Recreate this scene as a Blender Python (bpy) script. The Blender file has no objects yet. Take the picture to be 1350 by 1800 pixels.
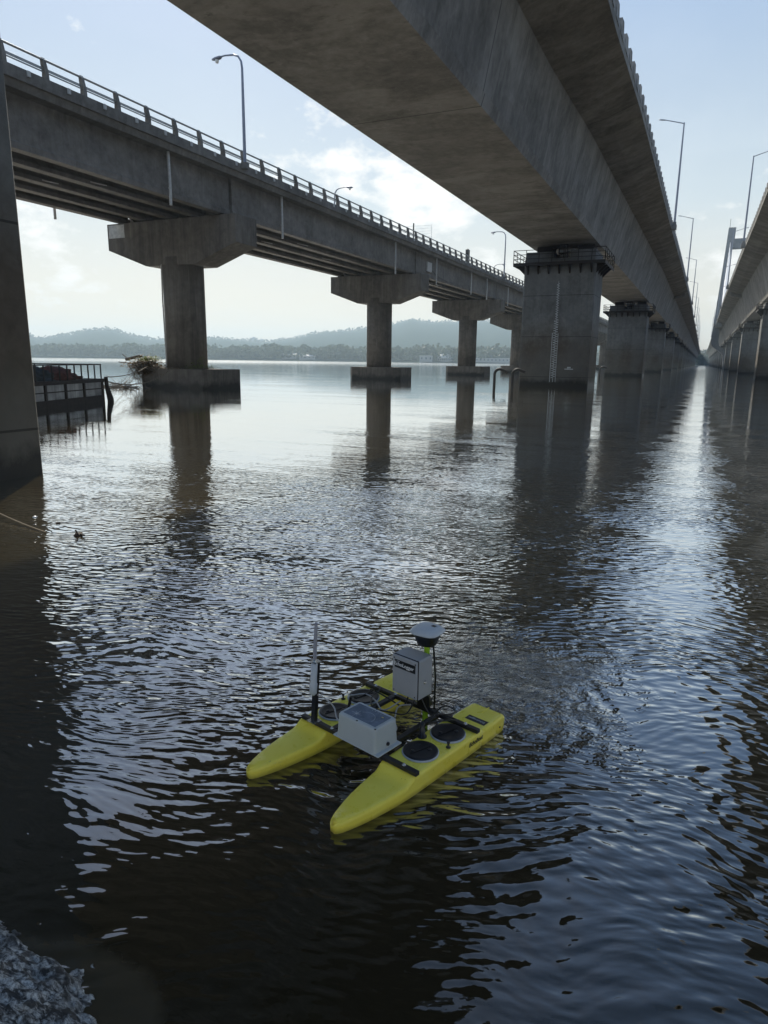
import bpy, math, random
from mathutils import Vector, Matrix, noise as mn
random.seed(7)
sc = bpy.context.scene
COL = sc.collection
R = math.radians

# ------------------------------------------------------------------ camera
CAM_H = 2.1
YAW, PITCH, ROLL = R(24.367), R(12.536), R(0.7)
FPX = 1200.0
fw = Vector((-math.sin(YAW)*math.cos(PITCH), math.cos(YAW)*math.cos(PITCH), -math.sin(PITCH)))
rt = Vector((math.cos(YAW), math.sin(YAW), 0)); up = rt.cross(fw)
rt2 = rt*math.cos(ROLL) + up*math.sin(ROLL); up2 = up*math.cos(ROLL) - rt*math.sin(ROLL)
cd = bpy.data.cameras.new("camera"); cam = bpy.data.objects.new("camera", cd); COL.objects.link(cam)
cam.matrix_world = Matrix(((rt2.x, up2.x, -fw.x, 0), (rt2.y, up2.y, -fw.y, 0), (rt2.z, up2.z, -fw.z, CAM_H), (0, 0, 0, 1)))
cd.sensor_fit = 'HORIZONTAL'; cd.sensor_width = 36; cd.lens = 36*FPX/1350
cd.clip_start = 0.05; cd.clip_end = 20000
sc.camera = cam
sc.render.resolution_x = 768; sc.render.resolution_y = 1024

# ------------------------------------------------------------------ world and sun
SUN = Vector((-0.72, 0.93, 1.0)).normalized()
ELEV = math.asin(SUN.z)
w = bpy.data.worlds.new("World"); sc.world = w; w.use_nodes = True
nt = w.node_tree; N = nt.nodes; L = nt.links
for n in list(N): N.remove(n)
out = N.new('ShaderNodeOutputWorld'); bg = N.new('ShaderNodeBackground'); sky = N.new('ShaderNodeTexSky')
sky.sky_type = 'NISHITA'; sky.sun_disc = False; sky.sun_elevation = ELEV; sky.sun_rotation = math.atan2(SUN.x, SUN.y)
sky.air_density = 1.0; sky.dust_density = 2.2; sky.ozone_density = 1.0; sky.altitude = 10
tc = N.new('ShaderNodeTexCoord'); sep = N.new('ShaderNodeSeparateXYZ'); L.new(tc.outputs['Generated'], sep.inputs[0])
def wmath(op, a, b=None, clamp=False):
    m = N.new('ShaderNodeMath'); m.operation = op; m.use_clamp = clamp
    for i, v in enumerate((a, b)):
        if v is None: continue
        if isinstance(v, (int, float)): m.inputs[i].default_value = v
        else: L.new(v, m.inputs[i])
    return m.outputs[0]
# clouds: thin layer seen in perspective
zc = wmath('MAXIMUM', sep.outputs[2], 0.02)
zc = wmath('ADD', zc, 0.10)
cx_ = wmath('DIVIDE', sep.outputs[0], zc); cy_ = wmath('DIVIDE', sep.outputs[1], zc)
comb = N.new('ShaderNodeCombineXYZ'); L.new(cx_, comb.inputs[0]); L.new(cy_, comb.inputs[1])
no = N.new('ShaderNodeTexNoise'); no.inputs['Scale'].default_value = 1.15; no.inputs['Detail'].default_value = 9
no.inputs['Roughness'].default_value = 0.58; no.inputs['Distortion'].default_value = 0.35
mp = N.new('ShaderNodeMapping'); mp.inputs['Location'].default_value = (3.3, 0.9, 0.0); L.new(comb.outputs[0], mp.inputs[0]); L.new(mp.outputs[0], no.inputs['Vector'])
cr = N.new('ShaderNodeValToRGB'); cr.color_ramp.elements[0].position = 0.50; cr.color_ramp.elements[1].position = 0.72
L.new(no.outputs[0], cr.inputs[0])
# fewer clouds high up, fading into the haze low down
lo = N.new('ShaderNodeMapRange'); lo.inputs[1].default_value = 0.55; lo.inputs[2].default_value = 0.22; L.new(sep.outputs[2], lo.inputs[0])
bias = None
for (px_, py_, wid, amt) in ((600, 285, 0.12, 0.27), (740, 340, 0.19, 0.29), (500, 320, 0.12, 0.21), (90, 390, 0.16, 0.19), (1290, 470, 0.12, 0.20), (860, 400, 0.14, 0.19)):
    c_ = (rt2*((px_-675)/FPX)+up2*((900-py_)/FPX)+fw).normalized()
    ds = N.new('ShaderNodeVectorMath'); ds.operation = 'DISTANCE'; L.new(tc.outputs['Generated'], ds.inputs[0]); ds.inputs[1].default_value = c_
    r_ = N.new('ShaderNodeMapRange'); r_.interpolation_type = 'SMOOTHSTEP'; L.new(ds.outputs['Value'], r_.inputs[0]); r_.inputs[1].default_value = wid; r_.inputs[2].default_value = 0.0; r_.inputs[3].default_value = 0; r_.inputs[4].default_value = amt
    bias = r_.outputs[0] if bias is None else wmath('MAXIMUM', bias, r_.outputs[0])
no2 = N.new('ShaderNodeTexNoise'); no2.inputs['Scale'].default_value = 16; no2.inputs['Detail'].default_value = 8; no2.inputs['Roughness'].default_value = 0.6
mp2 = N.new('ShaderNodeMapping'); mp2.inputs['Scale'].default_value = (1, 1, 1.8); L.new(tc.outputs['Generated'], mp2.inputs[0]); L.new(mp2.outputs[0], no2.inputs['Vector'])
cu = wmath('ADD', no2.outputs[0], bias)
cr2 = N.new('ShaderNodeMapRange'); L.new(cu, cr2.inputs[0]); cr2.inputs[1].default_value = 0.65; cr2.inputs[2].default_value = 0.83
cuv = cr2.outputs[0]
cm = wmath('MULTIPLY', cr.outputs[0], lo.outputs[0]); cm = wmath('MULTIPLY', cm, 0.85)
mix = N.new('ShaderNodeMix'); mix.data_type = 'RGBA'; L.new(cm, mix.inputs[0]); L.new(sky.outputs[0], mix.inputs[6])
mix.inputs[7].default_value = (11.0, 11.2, 11.5, 1)
# pale summer haze high in the air
hz = N.new('ShaderNodeMapRange'); hz.inputs[1].default_value = 0.75; hz.inputs[2].default_value = 0.0; hz.inputs[3].default_value = 0.82; hz.inputs[4].default_value = 0.94
L.new(sep.outputs[2], hz.inputs[0])
mix2 = N.new('ShaderNodeMix'); mix2.data_type = 'RGBA'; L.new(hz.outputs[0], mix2.inputs[0]); L.new(mix.outputs[2], mix2.inputs[6])
hr = N.new('ShaderNodeValToRGB'); L.new(wmath('MAXIMUM', sep.outputs[2], 0.0), hr.inputs[0])
e_ = hr.color_ramp.elements; e_[0].position = 0.0; e_[0].color = (0.96, 0.82, 0.60, 1); e_[1].position = 0.50; e_[1].color = (0.18, 0.33, 0.60, 1)
m_ = hr.color_ramp.elements.new(0.20); m_.color = (0.56, 0.64, 0.68, 1)
sc_ = N.new('ShaderNodeVectorMath'); sc_.operation = 'SCALE'; L.new(hr.outputs[0], sc_.inputs[0]); sc_.inputs['Scale'].default_value = 9.0
L.new(sc_.outputs[0], mix2.inputs[7])
mix3 = N.new('ShaderNodeMix'); mix3.data_type = 'RGBA'; L.new(wmath('MULTIPLY', cuv, 0.95), mix3.inputs[0]); L.new(mix2.outputs[2], mix3.inputs[6]); mix3.inputs[7].default_value = (8.6, 8.5, 8.2, 1)
L.new(mix3.outputs[2], bg.inputs[0]); bg.inputs[1].default_value = 0.10
L.new(bg.outputs[0], out.inputs[0])

sd = bpy.data.lights.new("sun", 'SUN'); sun = bpy.data.objects.new("sun", sd); COL.objects.link(sun)
sd.energy = 4.8; sd.angle = R(0.8); sd.color = (1.0, 0.93, 0.80)
sun.rotation_euler = SUN.to_track_quat('Z', 'Y').to_euler(); sun.location = (-60, 80, 90)

sc.view_settings.view_transform = 'Standard'; sc.view_settings.look = 'None'
sc.view_settings.gamma = 1; sc.view_settings.exposure = 0.4; sc.view_settings.use_curve_mapping = False

# ------------------------------------------------------------------ materials
class NT:
    def __init__(s, name):
        s.m = bpy.data.materials.new(name); s.m.use_nodes = True
        s.t = s.m.node_tree; s.n = s.t.nodes; s.l = s.t.links
        s.p = s.n['Principled BSDF']; s.out = s.n['Material Output']
    def new(s, t): return s.n.new('ShaderNode'+t)
    def set(s, sock, v):
        if isinstance(v, (int, float)): sock.default_value = v
        elif isinstance(v, (tuple, list)): sock.default_value = tuple(v) if len(v) != 3 or sock.type == 'VECTOR' else (*v, 1)
        else: s.l.new(v, sock)
    def math(s, op, a, b=0.0, c=None, clamp=False):
        m = s.new('Math'); m.operation = op; m.use_clamp = clamp
        s.set(m.inputs[0], a); s.set(m.inputs[1], b)
        if c is not None: s.set(m.inputs[2], c)
        return m.outputs[0]
    def mapr(s, v, a, b, c=0.0, d=1.0):
        m = s.new('MapRange'); s.set(m.inputs[0], v)
        for i, x in enumerate((a, b, c, d)): m.inputs[i+1].default_value = x
        return m.outputs[0]
    def mix(s, f, a, b, mode='MIX'):
        m = s.new('Mix'); m.data_type = 'RGBA'; m.blend_type = mode
        s.set(m.inputs[0], f); s.set(m.inputs[6], a); s.set(m.inputs[7], b); return m.outputs[2]
    def pos(s): return s.new('NewGeometry').outputs['Position']
    def obj(s): return s.new('TexCoord').outputs['Object']
    def mapping(s, v, scale=(1, 1, 1), loc=(0, 0, 0), rot=(0, 0, 0)):
        m = s.new('Mapping'); s.set(m.inputs['Vector'], v); m.inputs['Scale'].default_value = scale
        m.inputs['Location'].default_value = loc; m.inputs['Rotation'].default_value = rot; return m.outputs[0]
    def noise(s, v, scale, detail=4, rough=0.5, dist=0.0):
        m = s.new('TexNoise'); s.set(m.inputs['Vector'], v); m.inputs['Scale'].default_value = scale
        m.inputs['Detail'].default_value = detail; m.inputs['Roughness'].default_value = rough
        m.inputs['Distortion'].default_value = dist; return m.outputs[0]
    def bump(s, h, strength, dist=0.01):
        b = s.new('Bump'); b.inputs['Strength'].default_value = strength; b.inputs['Distance'].default_value = dist
        s.set(b.inputs['Height'], h); return b.outputs[0]

def simple(name, col, rough=0.5, metal=0.0, var=0.15, scale=6.0, bump=0.0, spec=None, bscale=None):
    m = NT(name); v = m.obj(); n = m.noise(v, scale, 5, 0.6)
    dark = tuple(c*(1-var) for c in col); lite = tuple(min(1, c*(1+var)) for c in col)
    m.set(m.p.inputs['Base Color'], m.mix(m.mapr(n, 0.3, 0.7), dark, lite))
    m.p.inputs['Roughness'].default_value = rough; m.p.inputs['Metallic'].default_value = metal
    if spec is not None: m.p.inputs['Specular IOR Level'].default_value = spec
    if bump: m.set(m.p.inputs['Normal'], m.bump(m.noise(v, bscale or scale*6, 4), bump, 0.01))
    return m.m

def concrete(name, c1, c2, joint_z=0, joint_y=0, wet=0, brown=False, streak=1.0, tint=(1, 1, 1), y_off=0.0, board=False):
    m = NT(name); p = m.pos(); sx = m.new('SeparateXYZ'); m.l.new(p, sx.inputs[0])
    big = m.noise(p, 0.35, 6, 0.62, 0.6); col = m.mix(m.mapr(big, 0.38, 0.62), tuple(c*.66 for c in c1), tuple(c*.92 for c in c2))
    mid = m.noise(p, 2.2, 8, 0.7, 0.4); col = m.mix(0.45, col, m.mix(m.mapr(mid, 0.3, 0.75), tuple(c*0.55 for c in c1), tuple(c*1.25 for c in c2)))
    st = m.noise(m.mapping(p, (2.6, 2.6, 0.16)), 1.0, 6, 0.65)
    col = m.mix(m.mapr(st, 0.42, 0.72, 0.0, 0.6*streak), col, tuple(c*0.35 for c in c1))
    st2 = m.noise(m.mapping(p, (5.5, 5.5, 0.22), (7, 3, 0)), 1.0, 5, 0.6)
    col = m.mix(m.mapr(st2, 0.60, 0.74, 0.0, 0.40*streak), col, tuple(min(1, c*1.7) for c in c2))
    if board:
        bd = m.noise(m.mapping(p, (0.3, 0.55, 0.22), rot=(0.5, 0, 0)), 1.0, 6, 0.6, 0.4)
        col = m.mix(m.mapr(bd, 0.48, 0.60, 0.0, 0.35), col, tuple(c*1.4 for c in c2))
    if brown:
        f = m.mapr(m.math('ADD', sx.outputs[2], m.mapr(mid, 0, 1, -0.9, 0.9)), 6.0, 3.4, 0.0, 0.85)
        col = m.mix(f, col, m.mix(m.mapr(mid, .3, .7), (0.06, 0.046, 0.032), (0.10, 0.080, 0.058)))
    if board:
        pn = m.new('TexVoronoi'); m.set(pn.inputs['Vector'], m.mapping(p, (0.15, 0.42, 0.5))); pn.inputs['Scale'].default_value = 1.0; pn.distance = 'CHEBYCHEV'
        col = m.mix(m.mapr(pn.outputs['Color'], 0.0, 1.0, 0.0, 0.32), col, tuple(c*0.55 for c in c1))
        run = m.noise(m.mapping(p, (1.5, 3.4, 0.12), (3, 1, 0)), 1.0, 5, 0.7); col = m.mix(m.mapr(run, 0.60, 0.72, 0.0, 0.55), col, (0.055, 0.052, 0.045))
    if joint_z:
        alg = m.noise(m.mapping(p, (1.2, 1.2, 0.35)), 1.0, 6, 0.7); col = m.mix(m.mapr(m.math('ADD', m.math('MULTIPLY', sx.outputs[2], 0.10), alg), 0.72, 0.52, 0.0, 0.55), col, (0.075, 0.070, 0.052))
        vo = m.new('TexVoronoi'); m.set(vo.inputs['Vector'], p); vo.inputs['Scale'].default_value = 0.8; vo.inputs['Randomness'].default_value = 0.35
        col = m.mix(m.math('MULTIPLY', m.math('LESS_THAN', vo.outputs['Distance'], 0.045), 0.7), col, (0.03, 0.03, 0.028))
        jn = m.noise(m.mapping(p, (0.5, 0.5, 0.29), (1.3, 2.1, .9)), 1.0, 0); col = m.mix(m.mapr(jn, .4, .6, 0, .25), col, (0.17, 0.18, 0.18))
    jf = None
    def line(coord, period, off, wd):
        a = m.math('ADD', coord, off); a = m.math('DIVIDE', a, period); a = m.math('FRACT', a)
        a = m.math('SUBTRACT', a, 0.5); a = m.math('ABSOLUTE', a)
        return m.math('LESS_THAN', a, wd/period)
    if joint_z: jf = line(sx.outputs[2], joint_z, 0.9, 0.022)
    if joint_y:
        j2 = line(sx.outputs[1], joint_y, y_off, 0.035); jf = j2 if jf is None else m.math('MAXIMUM', jf, j2)
    if jf is not None: col = m.mix(m.math('MULTIPLY', jf, 0.75), col, (0.02, 0.019, 0.017))
    rough = 0.85
    if wet:
        f = m.mapr(m.math('ADD', sx.outputs[2], m.mapr(m.noise(m.mapping(p, (1, 1, .6)), 1.3, 6, 0.7), .2, .8, -0.35, 0.35)), wet+0.15, wet-0.25)
        col = m.mix(f, col, (0.009, 0.009, 0.008)); rough = m.mapr(f, 0, 1, 0.85, 0.4)
    m.set(m.p.inputs['Base Color'], col); m.set(m.p.inputs['Roughness'], rough)
    m.p.inputs['Specular IOR Level'].default_value = 0.3
    h = m.math('ADD', m.noise(p, 9, 8, 0.65), m.math('MULTIPLY', m.noise(p, 1.6, 4), 1.5))
    m.set(m.p.inputs['Normal'], m.bump(h, 0.35, 0.03))
    return m.m

M = {}
M['box_girder'] = concrete('box_girder_concrete', (0.19, 0.178, 0.158), (0.33, 0.312, 0.28), joint_y=19.4, y_off=0.4, board=True, streak=0.55)
M['pier'] = concrete('pier_concrete', (0.14, 0.145, 0.14), (0.22, 0.225, 0.22), joint_z=3.45, wet=0.55, brown=True, streak=0.6)
M['old'] = concrete('old_bridge_concrete', (0.15, 0.132, 0.112), (0.26, 0.235, 0.205), streak=0.45)
M['oldpier'] = concrete('old_pier_concrete', (0.125, 0.108, 0.09), (0.21, 0.185, 0.155), streak=1.0, wet=0.42)
M['parapet'] = concrete('parapet_concrete', (0.30, 0.29, 0.27), (0.45, 0.43, 0.40), joint_y=2.0)
M['pylon'] = concrete('pylon_concrete', (0.20, 0.205, 0.215), (0.26, 0.27, 0.28), joint_z=6.0, streak=0.4)
M['steel_dark'] = simple('weathered_dark_steel', (0.035, 0.032, 0.03), 0.6, 0.4)
M['steel_rail'] = simple('galvanised_rail', (0.32, 0.32, 0.31), 0.45, 0.6)
M['lamp_grey'] = simple('lamp_post_paint', (0.22, 0.24, 0.30), 0.4, 0.4)
M['lamp_white'] = simple('lamp_cover', (0.75, 0.75, 0.72), 0.35)
M['pvc'] = simple('pale_drain_pipe', (0.50, 0.48, 0.44), 0.6)
M['asphalt'] = simple('asphalt', (0.05, 0.05, 0.05), 0.9)
M['gauge'] = simple('gauge_paint', (0.42, 0.45, 0.45), 0.6, var=0.4, scale=3)
M['pale'] = simple('notch_sky_pale', (0.85, 0.85, 0.82), 0.6)
M['cable'] = simple('stay_cable', (0.45, 0.47, 0.50), 0.4)

# ------------------------------------------------------------------ mesh helpers
class MB:
    def __init__(s): s.v = []; s.f = []; s.sm = []
    def add(s, vs, fs, smooth=False):
        o = len(s.v); s.v += [tuple(v) for v in vs]
        for f in fs: s.f.append(tuple(i+o for i in f)); s.sm.append(smooth)
    def box(s, x0, x1, y0, y1, z0, z1):
        s.add([(x0, y0, z0), (x1, y0, z0), (x1, y1, z0), (x0, y1, z0), (x0, y0, z1), (x1, y0, z1), (x1, y1, z1), (x0, y1, z1)],
              [(0, 3, 2, 1), (4, 5, 6, 7), (0, 1, 5, 4), (1, 2, 6, 5), (2, 3, 7, 6), (3, 0, 4, 7)])
    def beam(s, a, b, wd, ht, upv=(0, 0, 1)):
        a, b = Vector(a), Vector(b); d = (b-a).normalized(); u = Vector(upv)
        if abs(d.dot(u)) > 0.98: u = Vector((0, 1, 0))
        r = d.cross(u).normalized()*wd/2; u = r.cross(d).normalized()*ht/2
        s.add([a-r-u, a+r-u, a+r+u, a-r+u, b-r-u, b+r-u, b+r+u, b-r+u],
              [(0, 3, 2, 1), (4, 5, 6, 7), (0, 1, 5, 4), (1, 2, 6, 5), (2, 3, 7, 6), (3, 0, 4, 7)])
    def tube(s, pts, r, n=8, cap=True):
        pts = [Vector(p) for p in pts]; rs = r if isinstance(r, (list, tuple)) else [r]*len(pts)
        rings = []; ref = None
        for i, p in enumerate(pts):
            d = (pts[min(i+1, len(pts)-1)]-pts[max(i-1, 0)])
            if d.length < 1e-9: d = Vector((0, 0, 1))
            d.normalize()
            if ref is None: ref = Vector((0, 0, 1)) if abs(d.z) < 0.9 else Vector((0, 1, 0))
            a = d.cross(ref)
            if a.length < 1e-4: ref = Vector((1, 0.1, 0)); a = d.cross(ref)
            a.normalize(); b = d.cross(a).normalized(); ref = -b if False else ref
            rings.append([p+(a*math.cos(t)+b*math.sin(t))*rs[i] for t in [2*math.pi*k/n for k in range(n)]])
        vs = [v for rg in rings for v in rg]; fs = []
        for i in range(len(pts)-1):
            for k in range(n):
                fs.append((i*n+k, i*n+(k+1) % n, (i+1)*n+(k+1) % n, (i+1)*n+k))
        s.add(vs, fs, True)
        if cap:
            s.add(rings[0], [tuple(range(n))]); s.add(rings[-1], [tuple(range(n-1, -1, -1))])
    def lathe(s, prof, c=(0, 0, 0), n=24, smooth=True):
        vs = []; fs = []
        for (r, z) in prof:
            for k in range(n):
                t = 2*math.pi*k/n; vs.append((c[0]+r*math.cos(t), c[1]+r*math.sin(t), c[2]+z))
        for i in range(len(prof)-1):
            for k in range(n): fs.append((i*n+k, i*n+(k+1) % n, (i+1)*n+(k+1) % n, (i+1)*n+k))
        fs.append(tuple(range(n-1, -1, -1))); fs.append(tuple((len(prof)-1)*n+k for k in range(n)))
        s.add(vs, fs, smooth)
    def prism(s, poly, axis, a, b):      # poly: 2D points, extruded along axis from a to b
        n = len(poly)
        def P(q, t):
            if axis == 'y': return (q[0], t, q[1])
            if axis == 'x': return (t, q[0], q[1])
            return (q[0], q[1], t)
        vs = [P(q, a) for q in poly]+[P(q, b) for q in poly]
        fs = [(i, (i+1) % n, (i+1) % n+n, i+n) for i in range(n)]+[tuple(range(n-1, -1, -1)), tuple(range(n, 2*n))]
        s.add(vs, fs)
    def sweep(s, rings, closed_ends=True, smooth=False):
        n = len(rings[0]); vs = [v for r in rings for v in r]; fs = []
        for i in range(len(rings)-1):
            for k in range(n): fs.append((i*n+k, i*n+(k+1) % n, (i+1)*n+(k+1) % n, (i+1)*n+k))
        if closed_ends: fs.append(tuple(range(n-1, -1, -1))); fs.append(tuple((len(rings)-1)*n+k for k in range(n)))
        s.add(vs, fs, smooth)
    def build(s, name, mat, parent=None, bevel=0.0, world=True):
        me = bpy.data.meshes.new(name); me.from_pydata(s.v, [], s.f); me.update()
        for p, q in zip(me.polygons, s.sm): p.use_smooth = q
        import bmesh
        bm = bmesh.new(); bm.from_mesh(me); bmesh.ops.recalc_face_normals(bm, faces=bm.faces); bm.to_mesh(me); bm.free()
        me.materials.append(mat)
        o = bpy.data.objects.new(name, me); COL.objects.link(o)
        if parent is not None:
            o.parent = parent
            if world:       # vertices are given in world coordinates
                loc = parent_loc(parent); rz = parent.rotation_euler.z if parent.parent is None else 0
                if loc.length or rz:
                    me.transform(Matrix.Rotation(-rz, 4, 'Z') @ Matrix.Translation(-loc))
        if bevel:
            b = o.modifiers.new('bevel', 'BEVEL'); b.width = bevel; b.segments = 2; b.limit_method = 'ANGLE'; b.angle_limit = R(40)
        return o
def parent_loc(p):
    l = Vector(p.location)
    while p.parent is not None: p = p.parent; l = l+Vector(p.location)
    return l
def tag(o, label=None, cat=None, group=None, kind=None):
    if label: o['label'] = label
    if cat: o['category'] = cat
    if group: o['group'] = group
    if kind: o['kind'] = kind
    return o
def empty(name, loc, label=None, cat=None, group=None, rz=0.0):
    o = bpy.data.objects.new(name, None); COL.objects.link(o); o.location = loc; o.rotation_euler = (0, 0, rz)
    o.empty_display_size = 0.2
    return tag(o, label, cat, group)
def copy_tree(o, parent=None):
    c = o.copy(); COL.objects.link(c); c.parent = parent
    for ch in list(o.children): copy_tree(ch, c)
    return c
def lerp(tab, y):
    if y <= tab[0][0]: return tab[0][1]
    for (a, va), (b, vb) in zip(tab, tab[1:]):
        if y <= b: return va+(vb-va)*(y-a)/(b-a)
    return tab[-1][1]
def px_ray(x, y):
    return (rt2*((x-675)/FPX)+up2*((900-y)/FPX)+fw)
def px_az(x, y=630):
    d = px_ray(x, y); return math.atan2(d.x, d.y)
def px_el(x, y):
    d = px_ray(x, y); return math.atan2(d.z, math.hypot(d.x, d.y))

# ------------------------------------------------------------------ water
def water_material():
    m = NT('river_water'); p = m.pos()
    stern = (-0.93, 3.75, 0.0)
    dv = m.new('VectorMath'); dv.operation = 'DISTANCE'; m.set(dv.inputs[0], p); dv.inputs[1].default_value = stern
    d = dv.outputs['Value']
    # ripples whose crests lie across the view, with patches of calmer water
    warp = m.new('TexNoise'); m.set(warp.inputs['Vector'], p); warp.inputs['Scale'].default_value = 0.8; warp.inputs['Detail'].default_value = 2
    wv = m.new('VectorMath'); wv.operation = 'SCALE'; m.l.new(warp.outputs['Color'], wv.inputs[0]); wv.inputs['Scale'].default_value = 0.55
    pw = m.new('VectorMath'); pw.operation = 'ADD'; m.set(pw.inputs[0], p); m.l.new(wv.outputs[0], pw.inputs[1])
    q = pw.outputs[0]
    big = m.noise(m.mapping(q, (0.7, 1.3, 1), rot=(0, 0, 0.5)), 1.0, 2, 0.5)
    r1 = m.noise(m.mapping(m.mapping(q, rot=(0, 0, -0.42)), (5.2, 15.5, 1)), 1.0, 1, 0.4)
    r2 = m.noise(m.mapping(m.mapping(q, rot=(0, 0, -0.05)), (9.5, 24.0, 1), (3, 1, 0)), 1.0, 0.5, 0.4)
    patch = m.mapr(m.noise(m.mapping(p, (0.13, 0.2, 1), (5, 2, 0)), 1.0, 3, 0.5), 0.35, 0.62, 0.45, 1.15)
    far = m.math('ADD', m.mapr(d, 4.0, 11.0, 0.50, 0.0), m.mapr(d, 6.0, 22.0, 0.50, 0.0))
    sx0 = m.new('SeparateXYZ'); m.set(sx0.inputs[0], p)
    far = m.math('ADD', far, m.mapr(sx0.outputs[0], -13.0, -3.0, 0.085, 0.20))
    # long thin current lines farther out
    cl = m.mapr(m.noise(m.mapping(p, (0.045, 0.42, 1), (2, 9, 0)), 1.0, 4, 0.6), 0.40, 0.62, 0.45, 1.9)
    # smooth water close to the near bank on the right
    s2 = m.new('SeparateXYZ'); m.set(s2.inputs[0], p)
    nb = m.mapr(s2.outputs[1], 0.8, 3.0, 0.42, 1.0)
    amp = m.math('MULTIPLY', m.math('MULTIPLY', m.math('MULTIPLY', patch, far), nb), cl)
    r3 = m.noise(m.mapping(m.mapping(q, rot=(0, 0, -0.30)), (11.0, 30.0, 1), (1, 7, 0)), 1.0, 2, 0.5)
    h = m.math('MULTIPLY', m.math('ADD', m.math('MULTIPLY', r1, 0.0104), m.math('ADD', m.math('MULTIPLY', r2, 0.0062), m.math('MULTIPLY', r3, 0.0010))), amp)
    h = m.math('ADD', h, m.math('MULTIPLY', m.math('MULTIPLY', big, m.mapr(d, 2, 25, 0.009, 0.0012)), 1.0))
    # rings that spread from the hulls
    ph = m.math('ADD', m.math('MULTIPLY', d, 46.0), m.math('MULTIPLY', m.noise(p, 1.7, 2), 14.0))
    rg = m.math('MULTIPLY', m.mapr(sx0.outputs[0], -1.6, -0.4, 0.12, 1.0), m.mapr(m.noise(m.mapping(p, (1, 1, 1), (9, 4, 0)), 0.9, 2), .35, .6, .2, 1.3))
    ring = m.math('MULTIPLY', m.math('MULTIPLY', m.math('SINE', ph), m.mapr(d, 0.6, 4.0, 0.0015, 0.0)), rg)
    h = m.math('ADD', h, ring)
    # churned wake behind the stern
    wc = m.new('VectorMath'); wc.operation = 'DISTANCE'
    m.set(wc.inputs[0], m.mapping(p, (1, 1, 1))); wc.inputs[1].default_value = (-1.0, 4.2, 0)
    wk = m.mapr(m.math('ADD', wc.outputs['Value'], m.mapr(m.noise(p, 1.6, 5, 0.65), 0.2, 0.8, -0.55, 0.55)), 0.95, 0.15)
    ch = m.math('ADD', m.math('MULTIPLY', m.noise(m.mapping(p, (1, 1.3, 1)), 5, 4, 0.55, 2.6), 0.030), m.math('MULTIPLY', m.noise(p, 24, 3, 0.6, 1.0), 0.0065))
    h = m.math('ADD', h, m.math('MULTIPLY', ch, wk))
    nrm = m.bump(h, 1.0, 1.0)
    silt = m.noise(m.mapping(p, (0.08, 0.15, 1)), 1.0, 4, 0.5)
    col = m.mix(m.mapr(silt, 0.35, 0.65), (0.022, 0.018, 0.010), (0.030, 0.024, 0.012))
    col = m.mix(m.mapr(s2.outputs[1], 3.2, 7.5, 0.0, 1.0), col, m.mix(m.mapr(silt, 0.35, 0.65), (0.078, 0.058, 0.020), (0.105, 0.076, 0.028)))  # shaded foreground kept dark, sunlit brown farther out put into the water colour
    # pale silt on the ledge that runs out under water from the rock
    lv = m.new('VectorMath'); lv.operation = 'DISTANCE'; m.set(lv.inputs[0], p); lv.inputs[1].default_value = (-1.75, 0.85, 0)
    lg = m.mapr(m.math('ADD', lv.outputs['Value'], m.mapr(m.noise(p, 5, 4, .6), 0, 1, -.08, .08)), 0.66, 0.60, 0.0, 1.0)
    col = m.mix(lg, col, (0.062, 0.052, 0.034))
    fo = m.noise(p, 34, 6, 0.8, 2.5)
    foam = m.math('MULTIPLY', m.mapr(fo, 0.57, 0.66), wk)
    col = m.mix(m.math('MULTIPLY', foam, 0.8), col, (0.85, 0.87, 0.85))
    fr = m.new('Fresnel'); fr.inputs['IOR'].default_value = 1.333; m.l.new(nrm, fr.inputs['Normal'])
    rp = m.new('ValToRGB'); m.l.new(fr.outputs[0], rp.inputs[0]); el = rp.color_ramp.elements
    el[0].position = 0.0; el[0].color = (0.02, 0.02, 0.02, 1); el[1].position = 1.0; el[1].color = (1, 1, 1, 1)
    for ps, vl in ((0.021, 0.035), (0.03, 0.095), (0.06, 0.25), (0.134, 0.60), (0.25, 0.78), (0.44, 0.90)):
        e = el.new(ps); e.color = (vl, vl, vl, 1)
    fac = rp.outputs[0]
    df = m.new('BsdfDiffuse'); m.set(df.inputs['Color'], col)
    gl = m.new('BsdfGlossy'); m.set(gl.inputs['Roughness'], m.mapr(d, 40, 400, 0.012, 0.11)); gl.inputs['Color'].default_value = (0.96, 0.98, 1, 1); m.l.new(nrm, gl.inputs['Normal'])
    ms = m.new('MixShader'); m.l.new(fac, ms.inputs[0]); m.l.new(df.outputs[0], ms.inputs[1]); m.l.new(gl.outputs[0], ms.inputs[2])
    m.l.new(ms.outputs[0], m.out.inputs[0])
    return m.m
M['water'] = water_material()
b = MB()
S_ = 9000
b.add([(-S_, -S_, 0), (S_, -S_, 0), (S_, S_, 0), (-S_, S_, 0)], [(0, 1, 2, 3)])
river = b.build('river_water', M['water']); tag(river, 'rippled dark river water reflecting sky and bridges', 'river', kind='structure')

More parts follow.
